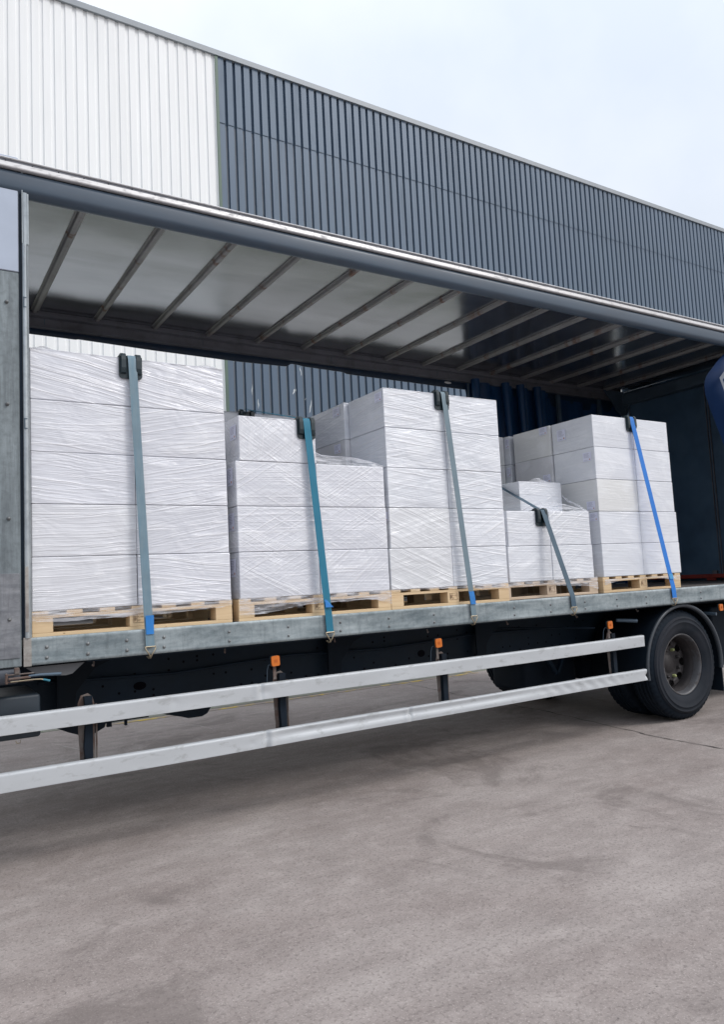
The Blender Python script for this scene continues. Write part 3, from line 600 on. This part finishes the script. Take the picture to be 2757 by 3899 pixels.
# cant rail on the open side: slate round profile below a silver gutter
cr_ = [(.085,3.99),(.085,3.86)]
for k in range(13):
    t = math.pi*k/12*1.0; cr_.append((.035+.05*math.cos(t+math.pi*0)*1.0, 3.868-.042*math.sin(t)))
cr_ += [(-.016,3.885),(-.017,3.93),(-.012,3.956),(0,3.962),(.02,3.99)]
MB().prism(cr_, XYZ, X0, X1, True).build('cant_rail', CANT, tr)
gt = MB().prism([(.06,3.9645),(-.020,3.9645),(-.030,3.968),(-.032,3.974),(-.030,3.999),(-.020,4.003),(.06,4.003)], XYZ, X0, X1).build('gutter', SILV, tr)
MB().box(X0, X1, -.010, .06, 4.0035, 4.0245).build('gutter_channel', GREYR, gt)
MB().prism([(.06,4.025),(-.016,4.025),(-.020,4.029),(-.016,4.0345),(.06,4.036)], XYZ, X0, X1).build('gutter_lip', SILV, gt)
for i in range(62): MB().lathe([(.0005,-.013),(.003,-.012),(.004,-.0102)], .6+i*.145, 4.014, 8).build('rivet', HOLE, gt)
MB().box(X0, X1, -.006, .03, 3.957, 3.9642).build('rubber_seal', HOLE, tr)
# far roof rail
fr = MB().prism([(2.40,4.02),(2.40,3.998),(2.385,3.992),(2.385,3.972),(2.405,3.966),(2.43,3.962),(2.43,3.905),(2.405,3.9),(2.40,3.872),(2.48,3.872),(2.49,4.02)], XYZ, X0, 9.4).build('far_cant_rail', GREYR, tr)
for x in (1.62, 3.1, 4.58, 6.06, 7.54):
    MB().box(x, x+.006, 2.427, 2.431, 3.906, 3.961).build('rail_joint', STEEL, fr)
# valance of the far curtain, its lower edge uneven
vb = [(0.40,3.822),(1.498,3.820),(1.895,3.818),(1.92,3.824),(2.6,3.806),(3.338,3.798),(3.5,3.797),(4.02,3.806),(4.056,3.812),(4.09,3.838),(4.116,3.843),(4.2,3.838),(4.252,3.830),(4.616,3.823),(4.74,3.822),(4.80,3.806),(4.867,3.803),(5.2,3.80),(5.723,3.796),(6.1,3.79),(6.519,3.788),(6.54,3.70),(9.4,3.70)]
mb = MB(); rows = []
for (x, z) in vb: rows.append([(x, 2.47, 3.905), (x, 2.455, 3.875), (x, 2.452, (3.87+z)/2), (x, 2.458, z)])
mb.sheet(rows, False); mb.sheet([[(p[0], p[1]+.012, p[2]) for p in r_] for r_ in rows], False)
for r_ in (rows,): mb.sheet([[r_[i][3] for i in range(len(r_))], [(r_[i][3][0], r_[i][3][1]+.012, r_[i][3][2]) for i in range(len(r_))]], False)
mb.build('curtain_valance', M('dark_navy_valance', (.006, .024, .055), .5, 0, var=.2), tr)
MB().add([(6.235+.055*math.cos(t), 2.449, 3.846+.013*math.sin(t)) for t in [k*math.pi/10 for k in range(20)]], [tuple(range(20))]).build('hole_daylight_disc', CLADW, tr)  # white disc painted as daylight through a hole in the valance
# far curtain, drawn part: deep folds
def folds(x0, x1, n, y, z0, z1, amp, lean=0, seed=0, step=9):
    rows = []
    for i in range(n):
        t = i/(n-1); x = x0+(x1-x0)*t; col = []
        for k in range(step):
            s_ = k/(step-1); z = z1+(z0-z1)*s_
            a = amp*(.55+.6*abs(noise.noise(Vector((x*1.7, seed, s_)))))
            ph = x*17+2.2*noise.noise(Vector((x*1.2, s_*1.2+seed, 2)))+s_*.6
            sg = math.sin(ph); sg = math.copysign(abs(sg)**.6, sg)
            col.append((x+lean*s_+.012*math.cos(ph), y-a*(.5+.5*sg)+.015*noise.noise(Vector((x*4, s_*4, seed))), z))
        rows.append(col)
    return MB().sheet(rows)
folds(6.52, 7.95, 150, 2.45, 1.26, 3.88, .11, 0, 3).build('far_curtain', CURT, tr)
folds(7.9, 9.42, 60, 2.46, 1.26, 3.80, .035, 0, 8).build('far_curtain', CURT, tr)
b = MB()
for x in (6.60, 7.10, 7.36, 7.66): b.tube([(x,2.36,3.90),(x+.01,2.35,3.2),(x+.05,2.36,1.3)], [.055,.045,.05], 10)
b.build('curtain_roll', CURT, tr)
# hanging strap with a label beside the far curtain
MB().box(6.50, 6.53, 2.40, 2.404, 3.62, 3.86).build('curtain_tie', STEEL, tr)
MB().box(8.04, 8.09, 2.36, 2.40, 1.27, 3.84).build('far_pillar', STEEL, tr)
MB().box(8.86, 8.90, 2.36, 2.40, 1.27, 3.84).build('far_pillar', STEEL, tr)
# rear frame and doors
bh = MB().box(9.50, 9.53, .02, 2.46, 1.26, 4.02).build('rear_bulkhead', BULK, tr)
MB().bbox(9.36, 9.495, .02, 2.42, 3.80, 3.955, .01).build('portal_beam', STEEL, tr)
MB().prism([(2.42,3.99),(2.42,3.55),(2.36,3.66),(2.30,3.76),(2.20,3.86),(1.98,3.95),(1.9,3.99)], lambda a,b,t:(t,a,b), 9.40, 9.44).build('portal_gusset', STEEL, tr)
MB().prism([(9.0,4.0),(9.4,4.0),(9.4,3.62),(9.33,3.66),(9.24,3.72),(9.14,3.86)], XZ, 2.36, 2.39).build('portal_gusset', STEEL, tr)
for y, wd, z1 in ((1.17,.008,3.80),(1.135,.012,3.80),(2.352,.01,3.80)): MB().box(9.48, 9.50, y-wd/2, y+wd/2, 1.34, z1).build('door_edge_strip', GREYR, bh)
MB().box(9.46, 9.50, 1.21, 1.27, 1.345, 1.39).build('door_catch', GREYR, bh)
rb = MB().bbox(9.36, 9.46, .05, 2.38, 1.295, 1.345, .006); rb.bbox(9.37, 9.40, 1.18, 1.30, 1.265, 1.30, .004)
tag(rb.build('buffer_bar', RED, tr), 'red steel bar across the floor')
# blue curtain bunched at the near right corner, with a grey chevron print
def near_edge(z):
    pts = [(4.0,8.40),(3.80,8.27),(3.664,8.07),(3.50,7.89),(3.40,7.84),(3.30,7.84),(3.14,7.89),(2.937,7.98),(2.6,8.15),(2.2,8.28),(1.7,8.42),(1.27,8.5)]
    for (za, xa), (zb, xb) in zip(pts, pts[1:]):
        if z <= za and z >= zb: return xa+(xb-xa)*(za-z)/(za-zb)
    return 8.5
rows = []
for i in range(64):
    t = i/63; col = []
    for k in range(60):
        z = 3.985+(1.27-3.985)*k/59; x = near_edge(z)+(9.5-near_edge(z))*t
        f = math.sin(x*30+z*1.2+2*noise.noise(Vector((x*2, z*.6, 0)))); a = min(1, t*5)*.03
        y = .10-.09*math.sin(min(1, t*9)*math.pi/2)-a*(f*.5)+.03*noise.noise(Vector((x*3, z*1.5, 4)))
        col.append((x, y, z))
    rows.append(col)
cu = MB().sheet(rows).build('near_curtain', CURTB, tr)
cv = MB(); cl = []
for i in range(14): 
    t = i/13; cl.append([(7.93+.16*(1-t)**1.0+.03, -.045, 3.415+.20*(1-t)), (7.99+.16*(1-t)+.02, -.045, 3.40+.20*(1-t)-.02)])
outer = [(8.02,3.56),(7.86,3.425),(7.95,3.23),(8.06,3.0)]; inner = [(8.075,3.53),(7.915,3.41),(8.005,3.235),(8.11,3.005)]
for i in range(3): cv.add([(outer[i][0],-.05,outer[i][1]),(outer[i+1][0],-.05,outer[i+1][1]),(inner[i+1][0],-.05,inner[i+1][1]),(inner[i][0],-.05,inner[i][1])], [(0,1,2,3)])
tag(cv.build('curtain_print', CURTG, cu), 'grey chevron print')

# ------------------------------------------------------------------ pallets
ZD = 1.2615
def pallet(x0, y0, label, w_=1.2, d_=1.0, mat=None, stamp=True):
    mat = mat or WOOD
    p = thing('pallet', (x0+w_/2, y0+d_/2, ZD), label, 'pallet', 'wooden pallets on the truck bed')
    bw = .112; xs = [x0, x0+w_/2-bw/2, x0+w_-bw]; ys = [y0, y0+d_/2-.05, y0+d_-.10]
    for y in ys:
        MB().bbox(x0, x0+w_, y, y+.10, ZD, ZD+.021, .0015).build('bottom_board', mat, p)
        MB().bbox(x0, x0+w_, y+.001, y+.099, ZD+.1035, ZD+.122, .0015).build('stringer_board', mat, p)
        for x in xs: MB().bbox(x, x+bw, y+.0005, y+.0995, ZD+.0215, ZD+.103, .002).build('block', mat, p)
    n = 7; w1, wm = .088, .088; gap = (w_-n*wm)/(n-1)
    for k in range(n):
        xx = x0+k*(wm+gap); MB().bbox(xx, xx+wm, y0, y0+d_, ZD+.1225, ZD+.144, .0015).build('deck_board', mat, p)
    if stamp:
        xm = xs[1]; st = MB(); yy = y0-.0015
        def bar(a, b, c, d): st.box(xm+a, xm+b, yy, yy+.001, ZD+c, ZD+d)
        bar(.020,.094,.094,.0955); bar(.020,.094,.043,.0445); bar(.020,.0215,.043,.0955); bar(.0925,.094,.043,.0955); bar(.044,.0455,.046,.093)
        for k in range(3): bar(.026+.005*k, .028+.005*k, .050+.004*k, .088-.003*k)
        bar(.024,.041,.066,.068)
        st = st.build('stamp', STAMPM, p)
        for txt, zz, sz in (('PL-15005', .074, .0105), ('HT', .052, .013)):
            cu_ = bpy.data.curves.new('t', 'FONT'); cu_.body = txt; cu_.size = sz; to = bpy.data.objects.new('t', cu_); C.objects.link(to)
            me = bpy.data.meshes.new_from_object(to); bpy.data.objects.remove(to)
            wq = max(v.co.x for v in me.vertices); sx = min(1, .042/wq)
            for v_ in me.vertices: v_.co = Vector((v_.co.x*sx+xm+.0475, yy+.0004, v_.co.y+ZD+zz))-Vector(p.location)
            me.materials.clear(); me.materials.append(STAMPM)
            to = bpy.data.objects.new('stamp_text', me); C.objects.link(to); to.parent = p
    return p
pallet(1.163, .052, 'wooden pallet under the tall leftmost load, beside the grey post')
pallet(2.408, .052, 'wooden pallet under the load with the teal strap, second from the left')
pallet(3.612, .052, 'wooden pallet under the tall middle load with the pale grey strap', w_=1.17)
pallet(4.815, .182, 'weathered pale pallet under the low load with the slate strap', w_=1.19, mat=WOOD2)
pallet(6.045, .152, 'wooden pallet under the rightmost load with the bright blue strap', w_=1.146)

# ------------------------------------------------------------------ cardboard boxes
LZ = [1.4075, 1.7145, 2.0205, 2.3260, 2.6335, 2.9400]
def cbox(x0, x1, y0, y1, layer, mat, label, top=None, jit=.0025, lab=None, hid=False):
    z0, z1 = LZ[layer-1]+.0008, (top or LZ[layer])-.0012
    j = lambda: random.uniform(-jit, jit)
    mb = MB(); bm = bmesh.new(); bmesh.ops.create_cube(bm, size=1)
    dx = j(); dy = abs(j()); a = random.uniform(-.003, .003)
    for v_ in bm.verts:
        co = v_.co; bul = 1
        x = (x0+x1)/2+co.x*(x1-x0-.002); y = (y0+y1)/2+co.y*(y1-y0)+dy+co.x*a
        v_.co = Vector((x+dx*.4, y, (z0+z1)/2+co.z*(z1-z0)))
    bmesh.ops.subdivide_edges(bm, edges=bm.edges[:], cuts=5, use_grid_fill=True)
    cx_, cy_, cz_ = (x0+x1)/2, (y0+y1)/2, (z0+z1)/2; sd_ = random.random()*50
    for v_ in bm.verts:
        c = v_.co; ux = max(0, 1-((c.x-cx_)*2/(x1-x0))**2); uz = max(0, 1-((c.z-cz_)*2/(z1-z0))**2); uy = max(0, 1-((c.y-cy_)*2/(y1-y0))**2)
        if ux*uz > 0 and c.y < cy_ and uy < .2: c.y -= ux*uz*.006*(noise.noise(Vector((sd_, c.x*3, c.z*3)))+.2)
        if uy*uz > 0 and ux < .2: c.x += math.copysign(uy*uz*.003*noise.noise(Vector((sd_, c.y*3, c.z*3))), c.x-cx_)*.6
    es = [e for e in bm.edges if e.calc_face_angle(0) > 1.0]
    bmesh.ops.bevel(bm, geom=es, offset=.0055, segments=2, affect='EDGES', profile=.5, clamp_overlap=True)
    bm.verts.index_update(); mb.add([v_.co[:] for v_ in bm.verts], [[v_.index for v_ in f.verts] for f in bm.faces], False); bm.free()
    o = mb.build('cardboard_box', mat); tag(o, label, 'box', 'white cardboard boxes stacked on the pallets')
    if lab:
        for (ya, yb, za, zb) in lab:          # printed paper label on the left side of the box
            xs = x0+dx*.4-.0045
            l = MB().box(xs, xs+.001, ya, yb, za, zb).build('paper_label', LBL, o)
            tx = MB(); n = 6; W = yb-ya; H = zb-za
            for k in range(n):
                z = zb-H*(.12+.09*k); tx.box(xs-.0006, xs-.0002, yb-W*(.12)-W*random.uniform(.45,.72), yb-W*.12, z-H*.025, z)
            for k in range(5): tx.box(xs-.0006, xs-.0002, ya+W*(.42+.09*k), ya+W*(.48+.09*k), za+H*.10, za+H*(.13+.02*(k % 3)))
            tx.build('label_text', INK, l)
            MB().box(xs-.0006, xs-.0002, ya+W*.14, ya+W*.26, za+H*.12, za+H*.24).build('label_mark', ORG, l)
    return o
ORD = {5: 'top layer', 4: 'second layer from the top', 3: 'middle layer', 2: 'second layer from the bottom', 1: 'bottom layer'}
m1 = {1: (F1C, F1), 2: (F1C, F1B), 3: (F1, F1B), 4: (F1, F1B), 5: (F1T, F1T)}
for L in range(1, 6):
    cbox(1.163, 1.757, .05, .56, L, m1[L][0], f'left box, {ORD[L]} of the tall leftmost load')
    cbox(1.758, 2.362-.002*L, .05, .56, L, m1[L][1], f'right box, {ORD[L]} of the tall leftmost load')
O4 = {1: 'bottom layer', 2: 'second layer from the bottom', 3: 'third layer from the bottom'}
for L in range(1, 4):
    lb = [(.10,.20,LZ[L]-.16,LZ[L]-.04)]
    cbox(2.420, 3.022, .05, .56, L, F2, f'left box, {O4[L]}, load with the teal strap', lab=lb)
    cbox(3.024, 3.606-.004*(L == 3), .05, .56, L, F2 if L != 1 else F2B, f'right box, {O4[L]}, load with the teal strap')
cbox(2.449, 3.034, .05, .56, 4, F2T, 'single box on top of the load with the teal strap, under the black protector', lab=[(.09,.19,2.48,2.58)])
m3 = {1: (F3C, F3), 2: (F3C, F4), 3: (F3, F3), 4: (F3, F3), 5: (F3, F3)}
for L in range(1, 6):
    xl = 3.632 if L >= 2 else 3.618
    cbox(xl, 4.208, .05, .56, L, m3[L][0], f'front left box, {ORD[L]} of the tall middle load', lab=[(.066,.162,LZ[L]-.10,LZ[L]-.03)] if L in (5, 2) else None)
    cbox(4.209, 4.782, .05, .56, L, m3[L][1], f'front right box, {ORD[L]} of the tall middle load')
    if L >= 4: cbox(3.592, 4.18, .572, 1.17, L, F3 if L == 5 else PL, f'greyish rear box, {ORD[L]} of the tall middle load', lab=[(.64,.745,LZ[L]-.095,LZ[L]-.022)])
    else: cbox(3.592, 4.18, .572, 1.17, L, PL, f'rear box, {ORD[L]} of the tall middle load')
for L in range(1, 3):
    q = 'upper' if L == 2 else 'lower'
    cbox(4.905+.012*L, 5.436, .18, .74, L, F4, f'{q} left box of the low load with the slate strap')
    cbox(5.438, 5.978-.009*L, .18, .74, L, F4, f'{q} right box of the low load with the slate strap')
cbox(5.36, 5.908, .45, 1.0, 3, F4, 'single box set back on top of the low load with the slate strap')
m5 = {1: (F5, F5), 2: (F5, F5), 3: (F5C, F5), 4: (F5, F5), 5: (F5, F5)}
lb5 = {5: [(.484,.594,2.757,2.866)], 4: [(.190,.289,2.505,2.590)], 3: [(.187,.287,2.04,2.122)], 2: [(.168,.262,1.936,2.012)]}
for L in range(1, 6):
    cbox(6.064, 6.640, .15, .66, L, m5[L][0], f'{"cream" if L == 3 else "white"} front left box, {ORD[L]} of the rightmost load', lab=lb5.get(L))
    cbox(6.642, {1: 7.216, 2: 7.213, 3: 7.197, 4: 7.190, 5: 7.182}[L], .15, .66, L, m5[L][1], f'front right box, {ORD[L]} of the rightmost load')
    if L >= 3: cbox(6.045, 6.62, .675, 1.19, L, {5: F5C, 4: PL, 3: PL}[L], f'plain-sided rear box, {ORD[L]} of the rightmost load', lab={5: [(.707,.813,2.857,2.935)], 4: [(.70,.80,2.37,2.45)]}.get(L))
    else: cbox(6.045, 6.62, .675, 1.19, L, PL, f'rear box, {ORD[L]} of the rightmost load')
# second row of pallets on the far side of the bed
pallet(2.42, 1.18, 'wooden pallet on the far side behind the load with the teal strap', stamp=False)
pallet(5.52, 1.25, 'wooden pallet on the far side behind the low load', stamp=False)
for L in range(1, 6):
    a, b_ = 'far load behind the teal strap', 'far load behind the low load'
    cbox(2.42, 3.01, 1.18, 1.69, L, F1, f'left box, {ORD[L]} of the {a}'); cbox(3.012, 3.60, 1.18, 1.69, L, F1, f'right box, {ORD[L]} of the {a}')
    cbox(6.04, 6.60, 1.25, 1.76, L, F5, f'right box, {ORD[L]} of the {b_}', lab=[(1.255,1.31,LZ[L]-.13,LZ[L]-.03)] if L > 3 else None)
    cbox(5.46, 6.032, 1.325, 1.83, L, F5C, f'cream left box, {ORD[L]} of the {b_}')

# ------------------------------------------------------------------ straps, protectors
def strap(i, pts, hook, label, mat, w_=.05):
    """ribbon through pts (centre line); width along X"""
    root = thing('ratchet_strap', pts[-1], label, 'strap', 'ratchet straps over the loads')
    P = [Vector(pts[0])]
    for a, b in zip(pts, pts[1:]):
        a, b = Vector(a), Vector(b); n = max(2, int((b-a).length/.06))
        P += [a.lerp(b, k/n) for k in range(1, n+1)]
    mb = MB(); fr_, bk_ = [], []
    for k, p in enumerate(P):
        d = (P[min(k+1, len(P)-1)]-P[max(k-1, 0)]).normalized()
        ax = Vector((1, 0, 0)); ax = (ax-d*ax.dot(d)).normalized()
        n = ax.cross(d).normalized()
        wob_ = .0006*noise.noise(p*9+Vector((i, 0, 0)))
        fr_.append([tuple(p+ax*w_/2+n*(.0013+wob_)), tuple(p-ax*w_/2+n*(.0013+wob_))]); bk_.append([tuple(p+ax*w_/2-n*.0013), tuple(p-ax*w_/2-n*.0013)])
    mb.sheet(fr_); mb.sheet(bk_)
    for c in (0, 1): mb.sheet([[a[c], b[c]] for a, b in zip(fr_, bk_)], False)
    mb.build('webbing', mat, root)
    x, y, z = hook
    hk = MB(); h2 = w_/2+.004
    hk.tube([(x-h2,y,z+.004),(x-h2,y-.003,z-.010),(x-.006,y-.006,z-.048),(x-.004,y+.004,z-.062),(x-.005,y+.022,z-.066),(x-.012,y+.038,z-.055)], .0042, 8)
    hk.tube([(x+h2,y,z+.004),(x+h2,y-.003,z-.010),(x+.004,y-.006,z-.048),(x+.003,y+.004,z-.062),(x+.002,y+.022,z-.066),(x-.004,y+.038,z-.055)], .0042, 8)
    hk.tube([(x-h2,y,z+.003),(x+h2,y,z+.003)], .0042, 8)
    hk.build('hook', HOOKM, root)
    return root
def sleeve(root, x0, z0, x1, z1, y0, y1, w0, w1, mat, tri=False):
    f = []
    pts = [(x0-w0/2, z0), (x0+w0/2, z0), (x1+w1/2, z1), (x1-w1/2, z1)]
    ys = [y0, y0, y1, y1]
    if tri: pts = [(x0-w0/2, z0), (x0+w0/2-.03, z0), (x1+w1/2, z1), (x1-w1/2, z1)]
    mb = MB(); n = 6; rows = []
    for k in range(n+1):
        t = k/n; r_ = []
        for q in range(5):
            s_ = q/4; xl = pts[0][0]+(pts[3][0]-pts[0][0])*t; xr = pts[1][0]+(pts[2][0]-pts[1][0])*t
            zz = z0+(z1-z0)*t; yy = y0+(y1-y0)*t-.003+.002*noise.noise(Vector((xl*40+s_*3, t*4, 0)))
            r_.append((xl+(xr-xl)*s_, yy, zz))
        rows.append(r_)
    mb.sheet(rows); mb.sheet([[(a, b+.0015, c) for a, b, c in r_] for r_ in rows]); return mb.build('protective_sleeve', mat, root)
def protector(x, y, z, label, lean=0, w_=.142, rot=0):
    """corner protector on the top front edge (y, z) centred on x"""
    root = thing('corner_protector', (x, y, z), label, 'corner protector', 'black plastic corner protectors')
    root.rotation_euler = (0, rot, 0); h = w_/2; H = .135
    pts = [(-h, .004), (h, .004)]
    for cxs, a0 in ((1, 0), (-1, 270)):
        for k in range(5):
            t = R(-k*22.5) if cxs == 1 else R(-90-k*22.5); pts.append((cxs*(h-.022)+.022*math.cos(t), -H+.022+.022*math.sin(t)))
    lx = Vector((x, y, z))
    def loc_build(mb, nm, mt): 
        o = mb.build(nm, mt, root); return o
    w_lin = lambda a, b, t: (x+a+lean*b, y+t, z+b)
    fp = MB().prism(pts, w_lin, -.010, -.003); fp.box(x-h, x+h, y-.006, y+.075, z+.001, z+.008); loc_build(fp, 'base_plate', BLK)
    for s_ in (-1, 1):
        prof = [(.045,.008),(.040,.020),(.012,.027),(-.014,.022),(-.027,.004),(-.030,-.02),(-.032,-.072),(-.026,-.100),(-.0105,-.108),(-.0105,.008)]
        xa, xb = (s_*.046-.017, s_*.046+.017)
        mb = MB(); n = len(prof)
        secs = [(xa,.72),(xa+.004,1),(xb-.004,1),(xb,.72)]
        vs = []
        for sx, k_ in secs:
            for (a, b) in prof: vs.append((x+sx+lean*b, y+(-.0105+(a+.0105)*k_ if a < -.0105 else a), z+(.008+(b-.008)*k_ if b > .008 else b)))
        mb.add(vs, [(i*n+k, i*n+(k+1) % n, (i+1)*n+(k+1) % n, (i+1)*n+k) for i in range(3) for k in range(n)]); mb.add(vs, [tuple(range(n)), tuple(range(3*n, 4*n))])
        loc_build(mb, 'ridge', BLK)
    return root
def over(xt, zt, yt, xb, hz=1.165, back=None):
    b = back or (xt-.02, 1.15, zt+.012)
    f = .045  # stands off the protector
    return [b, (xt, yt+.02, zt+.014), (xt+.001, yt-.016, zt+.010), (xt+.003, yt-.024, zt-.012), (xb-.006, -.016, 1.262), (xb, -.016, hz)]
Zt = LZ[5]
s1 = strap(0, over(1.745, Zt, .05, 1.808, 1.158), (1.808, -.016, 1.156), 'faded blue-grey strap with a blue sleeve over the tall leftmost load', WEB[0], .052)
sleeve(s1, 1.805, 1.345, 1.806, 1.233, -.022, -.020, .050, .046, BTAPE)
s2 = strap(1, over(2.952, LZ[4], .05, 3.045, 1.146, (3.0, 1.16, 2.962)), (3.045, -.016, 1.144), 'teal blue strap over the load with one box on top', WEB[1], .054)
sleeve(s2, 3.030, 1.372, 3.042, 1.318, -.022, -.026, .044, .060, BTAPE, True)
s3 = strap(2, over(4.195, Zt, .05, 4.336, 1.17), (4.336, -.016, 1.168), 'pale grey strap over the tall middle load', WEB[2], .050)
sleeve(s3, 4.320, 1.363, 4.332, 1.262, -.018, -.021, .050, .052, BTAPE)
s4 = strap(3, over(5.345, LZ[2], .18, 5.455, 1.17, (5.34, 1.25, 2.62))[:], (5.455, -.016, 1.168), 'dark slate strap over the low load', WEB[3], .056)
s5 = strap(4, over(6.605, Zt, .15, 6.840, 1.17), (6.840, -.016, 1.168), 'bright blue strap over the rightmost load', WEB[4], .062)
sleeve(s5, 6.818, 1.405, 6.825, 1.355, -.006, -.012, .060, .058, M('light_blue_sleeve', (.05,.30,.62), .4), False)
protector(1.741, .05, Zt, 'black corner protector under the faded blue-grey strap on the leftmost load')
protector(2.957, .05, LZ[4], 'black corner protector under the teal strap on the single top box')
protector(4.187, .05, Zt, 'black corner protector under the pale grey strap on the middle load')
protector(5.335, .18, LZ[2], 'black corner protector under the slate strap on the low load')
protector(6.612, .15, Zt, 'black corner protector under the bright blue strap on the rightmost load')
protector(3.0, 1.18, Zt, 'black corner protector farther back, on the far load behind the teal strap')

# ------------------------------------------------------------------ loose stretch film
def tail(x0, x1, y, edge, label, n=90, mat=FILM, ztop=1.416):
    rows = []
    for i in range(n):
        t = i/(n-1); x = x0+(x1-x0)*t
        k = t*(len(edge)-1); a = int(min(k, len(edge)-2)); zb = edge[a]+(edge[a+1]-edge[a])*(k-a)+.006*noise.noise(Vector((x*16, 0, 9)))
        rows.append([(x, y-.002-.005*abs(noise.noise(Vector((x*14, s_*4, 1))))*min(1, s_*3), ztop+(zb-ztop)*s_) for s_ in [q/9 for q in range(10)]])
    return tag(MB().sheet(rows).build('stretch_film', mat), label, 'plastic film', 'clear stretch film on the loads')
tail(1.163, 2.36, .046, [1.350,1.340,1.342,1.345,1.344,1.346,1.348,1.357,1.36,1.372], 'clear film hanging over the top of the leftmost pallet')
tail(2.41, 3.61, .046, [1.300,1.302,1.312,1.335,1.345,1.352,1.345,1.355,1.345,1.31], 'clear film hanging over the pallet under the teal strap')
tail(3.615, 4.78, .046, [1.395,1.398,1.396,1.398,1.395,1.39,1.385,1.365,1.378,1.36], 'narrow strip of film over the middle pallet')
tail(4.83, 6.0, .175, [1.37,1.378,1.368,1.372,1.375,1.36,1.35,1.345,1.338,1.30], 'clear film hanging over the pallet of the low load')
tail(6.06, 7.18, .146, [1.335,1.355,1.372,1.38,1.375,1.378,1.372,1.36,1.345,1.335], 'thin film across the rightmost pallet', ztop=1.385)
def ruff(x0, x1, y0, zb, hts, label, mat=FILMW, n=60, depth=.10):
    rows = []
    for i in range(n):
        t = i/(n-1); x = x0+(x1-x0)*t; k = t*(len(hts)-1); a = int(min(k, len(hts)-2)); h = hts[a]+(hts[a+1]-hts[a])*(k-a)
        h += .004*noise.noise(Vector((x*40, 1, 0)))*min(1, h*60)
        col = []
        for q in range(9):
            s_ = q/8; z = zb-.006+h*math.sin(s_*math.pi*.62)/.93+.003*noise.noise(Vector((x*30, s_*5, 2))); col.append((x, y0-.004+depth*s_+.006*noise.noise(Vector((x*22, s_*6, 7))), z))
        rows.append(col)
    return tag(MB().sheet(rows, True).build('stretch_film', mat), label, 'plastic film', 'clear stretch film on the loads')
ruff(1.163, 1.33, .05, Zt, [.008,.022,.035,.036,.022,.006], 'crumpled film on the top left corner of the leftmost load')
ruff(1.33, 2.02, .05, Zt, [.006,.009,.007,.010,.007,.006], 'thin film edge along the top of the leftmost load')
ruff(2.0, 2.355, .05, Zt, [.006,.018,.010,.016,.034,.030,.008], 'crumpled film on the top right corner of the leftmost load')
ruff(2.45, 3.03, .05, LZ[4], [.004,.010,.006,.010,.006,.008], 'film edge on top of the single box behind the teal strap')
ruff(3.64, 4.78, .05, Zt, [.004,.022,.010,.008,.010,.014,.008,.012,.004], 'thin film edge along the top of the middle load')
ruff(2.45, 3.60, 1.17, Zt, [.004,.012,.008,.022,.014,.020,.030,.010], 'film edge on top of the far load behind the teal strap')
ruff(5.55, 5.80, .45, LZ[3], [.004,.04,.052,.03,.004], 'puckered film on top of the set back box')
# veil of film stretched from the single top box down over the step (teal strap load)
def veil(curve, y, zb, label, ybk=.25):
    rows = []
    n = 60
    for i in range(n):
        t = i/(n-1); k = t*(len(curve)-1); a = int(min(k, len(curve)-2)); f = k-a
        x = curve[a][0]+(curve[a+1][0]-curve[a][0])*f; z = curve[a][1]+(curve[a+1][1]-curve[a][1])*f
        rows.append([(x, y+ybk*s_**1.3*(1-t)+.006*noise.noise(Vector((x*18, s_*5, 0)))*s_, zb+(z-zb)*s_+.004*noise.noise(Vector((x*25, s_*8, 3)))*s_) for s_ in [q/8 for q in range(9)]])
    v_ = MB().sheet(rows).build('stretch_film', FILM); MB().tube([r_[-1] for r_ in rows], .0035, 5).build('rolled_edge', FILMW, v_)
    return tag(v_, label, 'plastic film', 'clear stretch film on the loads')
veil([(3.034,2.575),(3.06,2.555),(3.09,2.50),(3.11,2.45),(3.15,2.42),(3.22,2.41),(3.30,2.405),(3.385,2.396),(3.46,2.38),(3.52,2.36),(3.60,2.33)], .052, LZ[3]-.004, 'veil of film sagging from the single top box to the right corner below it')
veil([(5.915,2.20),(5.92,2.14),(5.93,2.12),(5.945,2.10),(5.96,2.06),(5.965,2.025)], .20, LZ[2]-.004, 'small veil of film at the right end of the low load')
veil([(5.10,2.03),(5.30,2.035),(5.45,2.10),(5.6,2.12),(5.75,2.09),(5.9,2.05),(5.955,2.02)], .182, LZ[2]-.004, 'sheet of film rising from the low load to the box set back on it', .27)
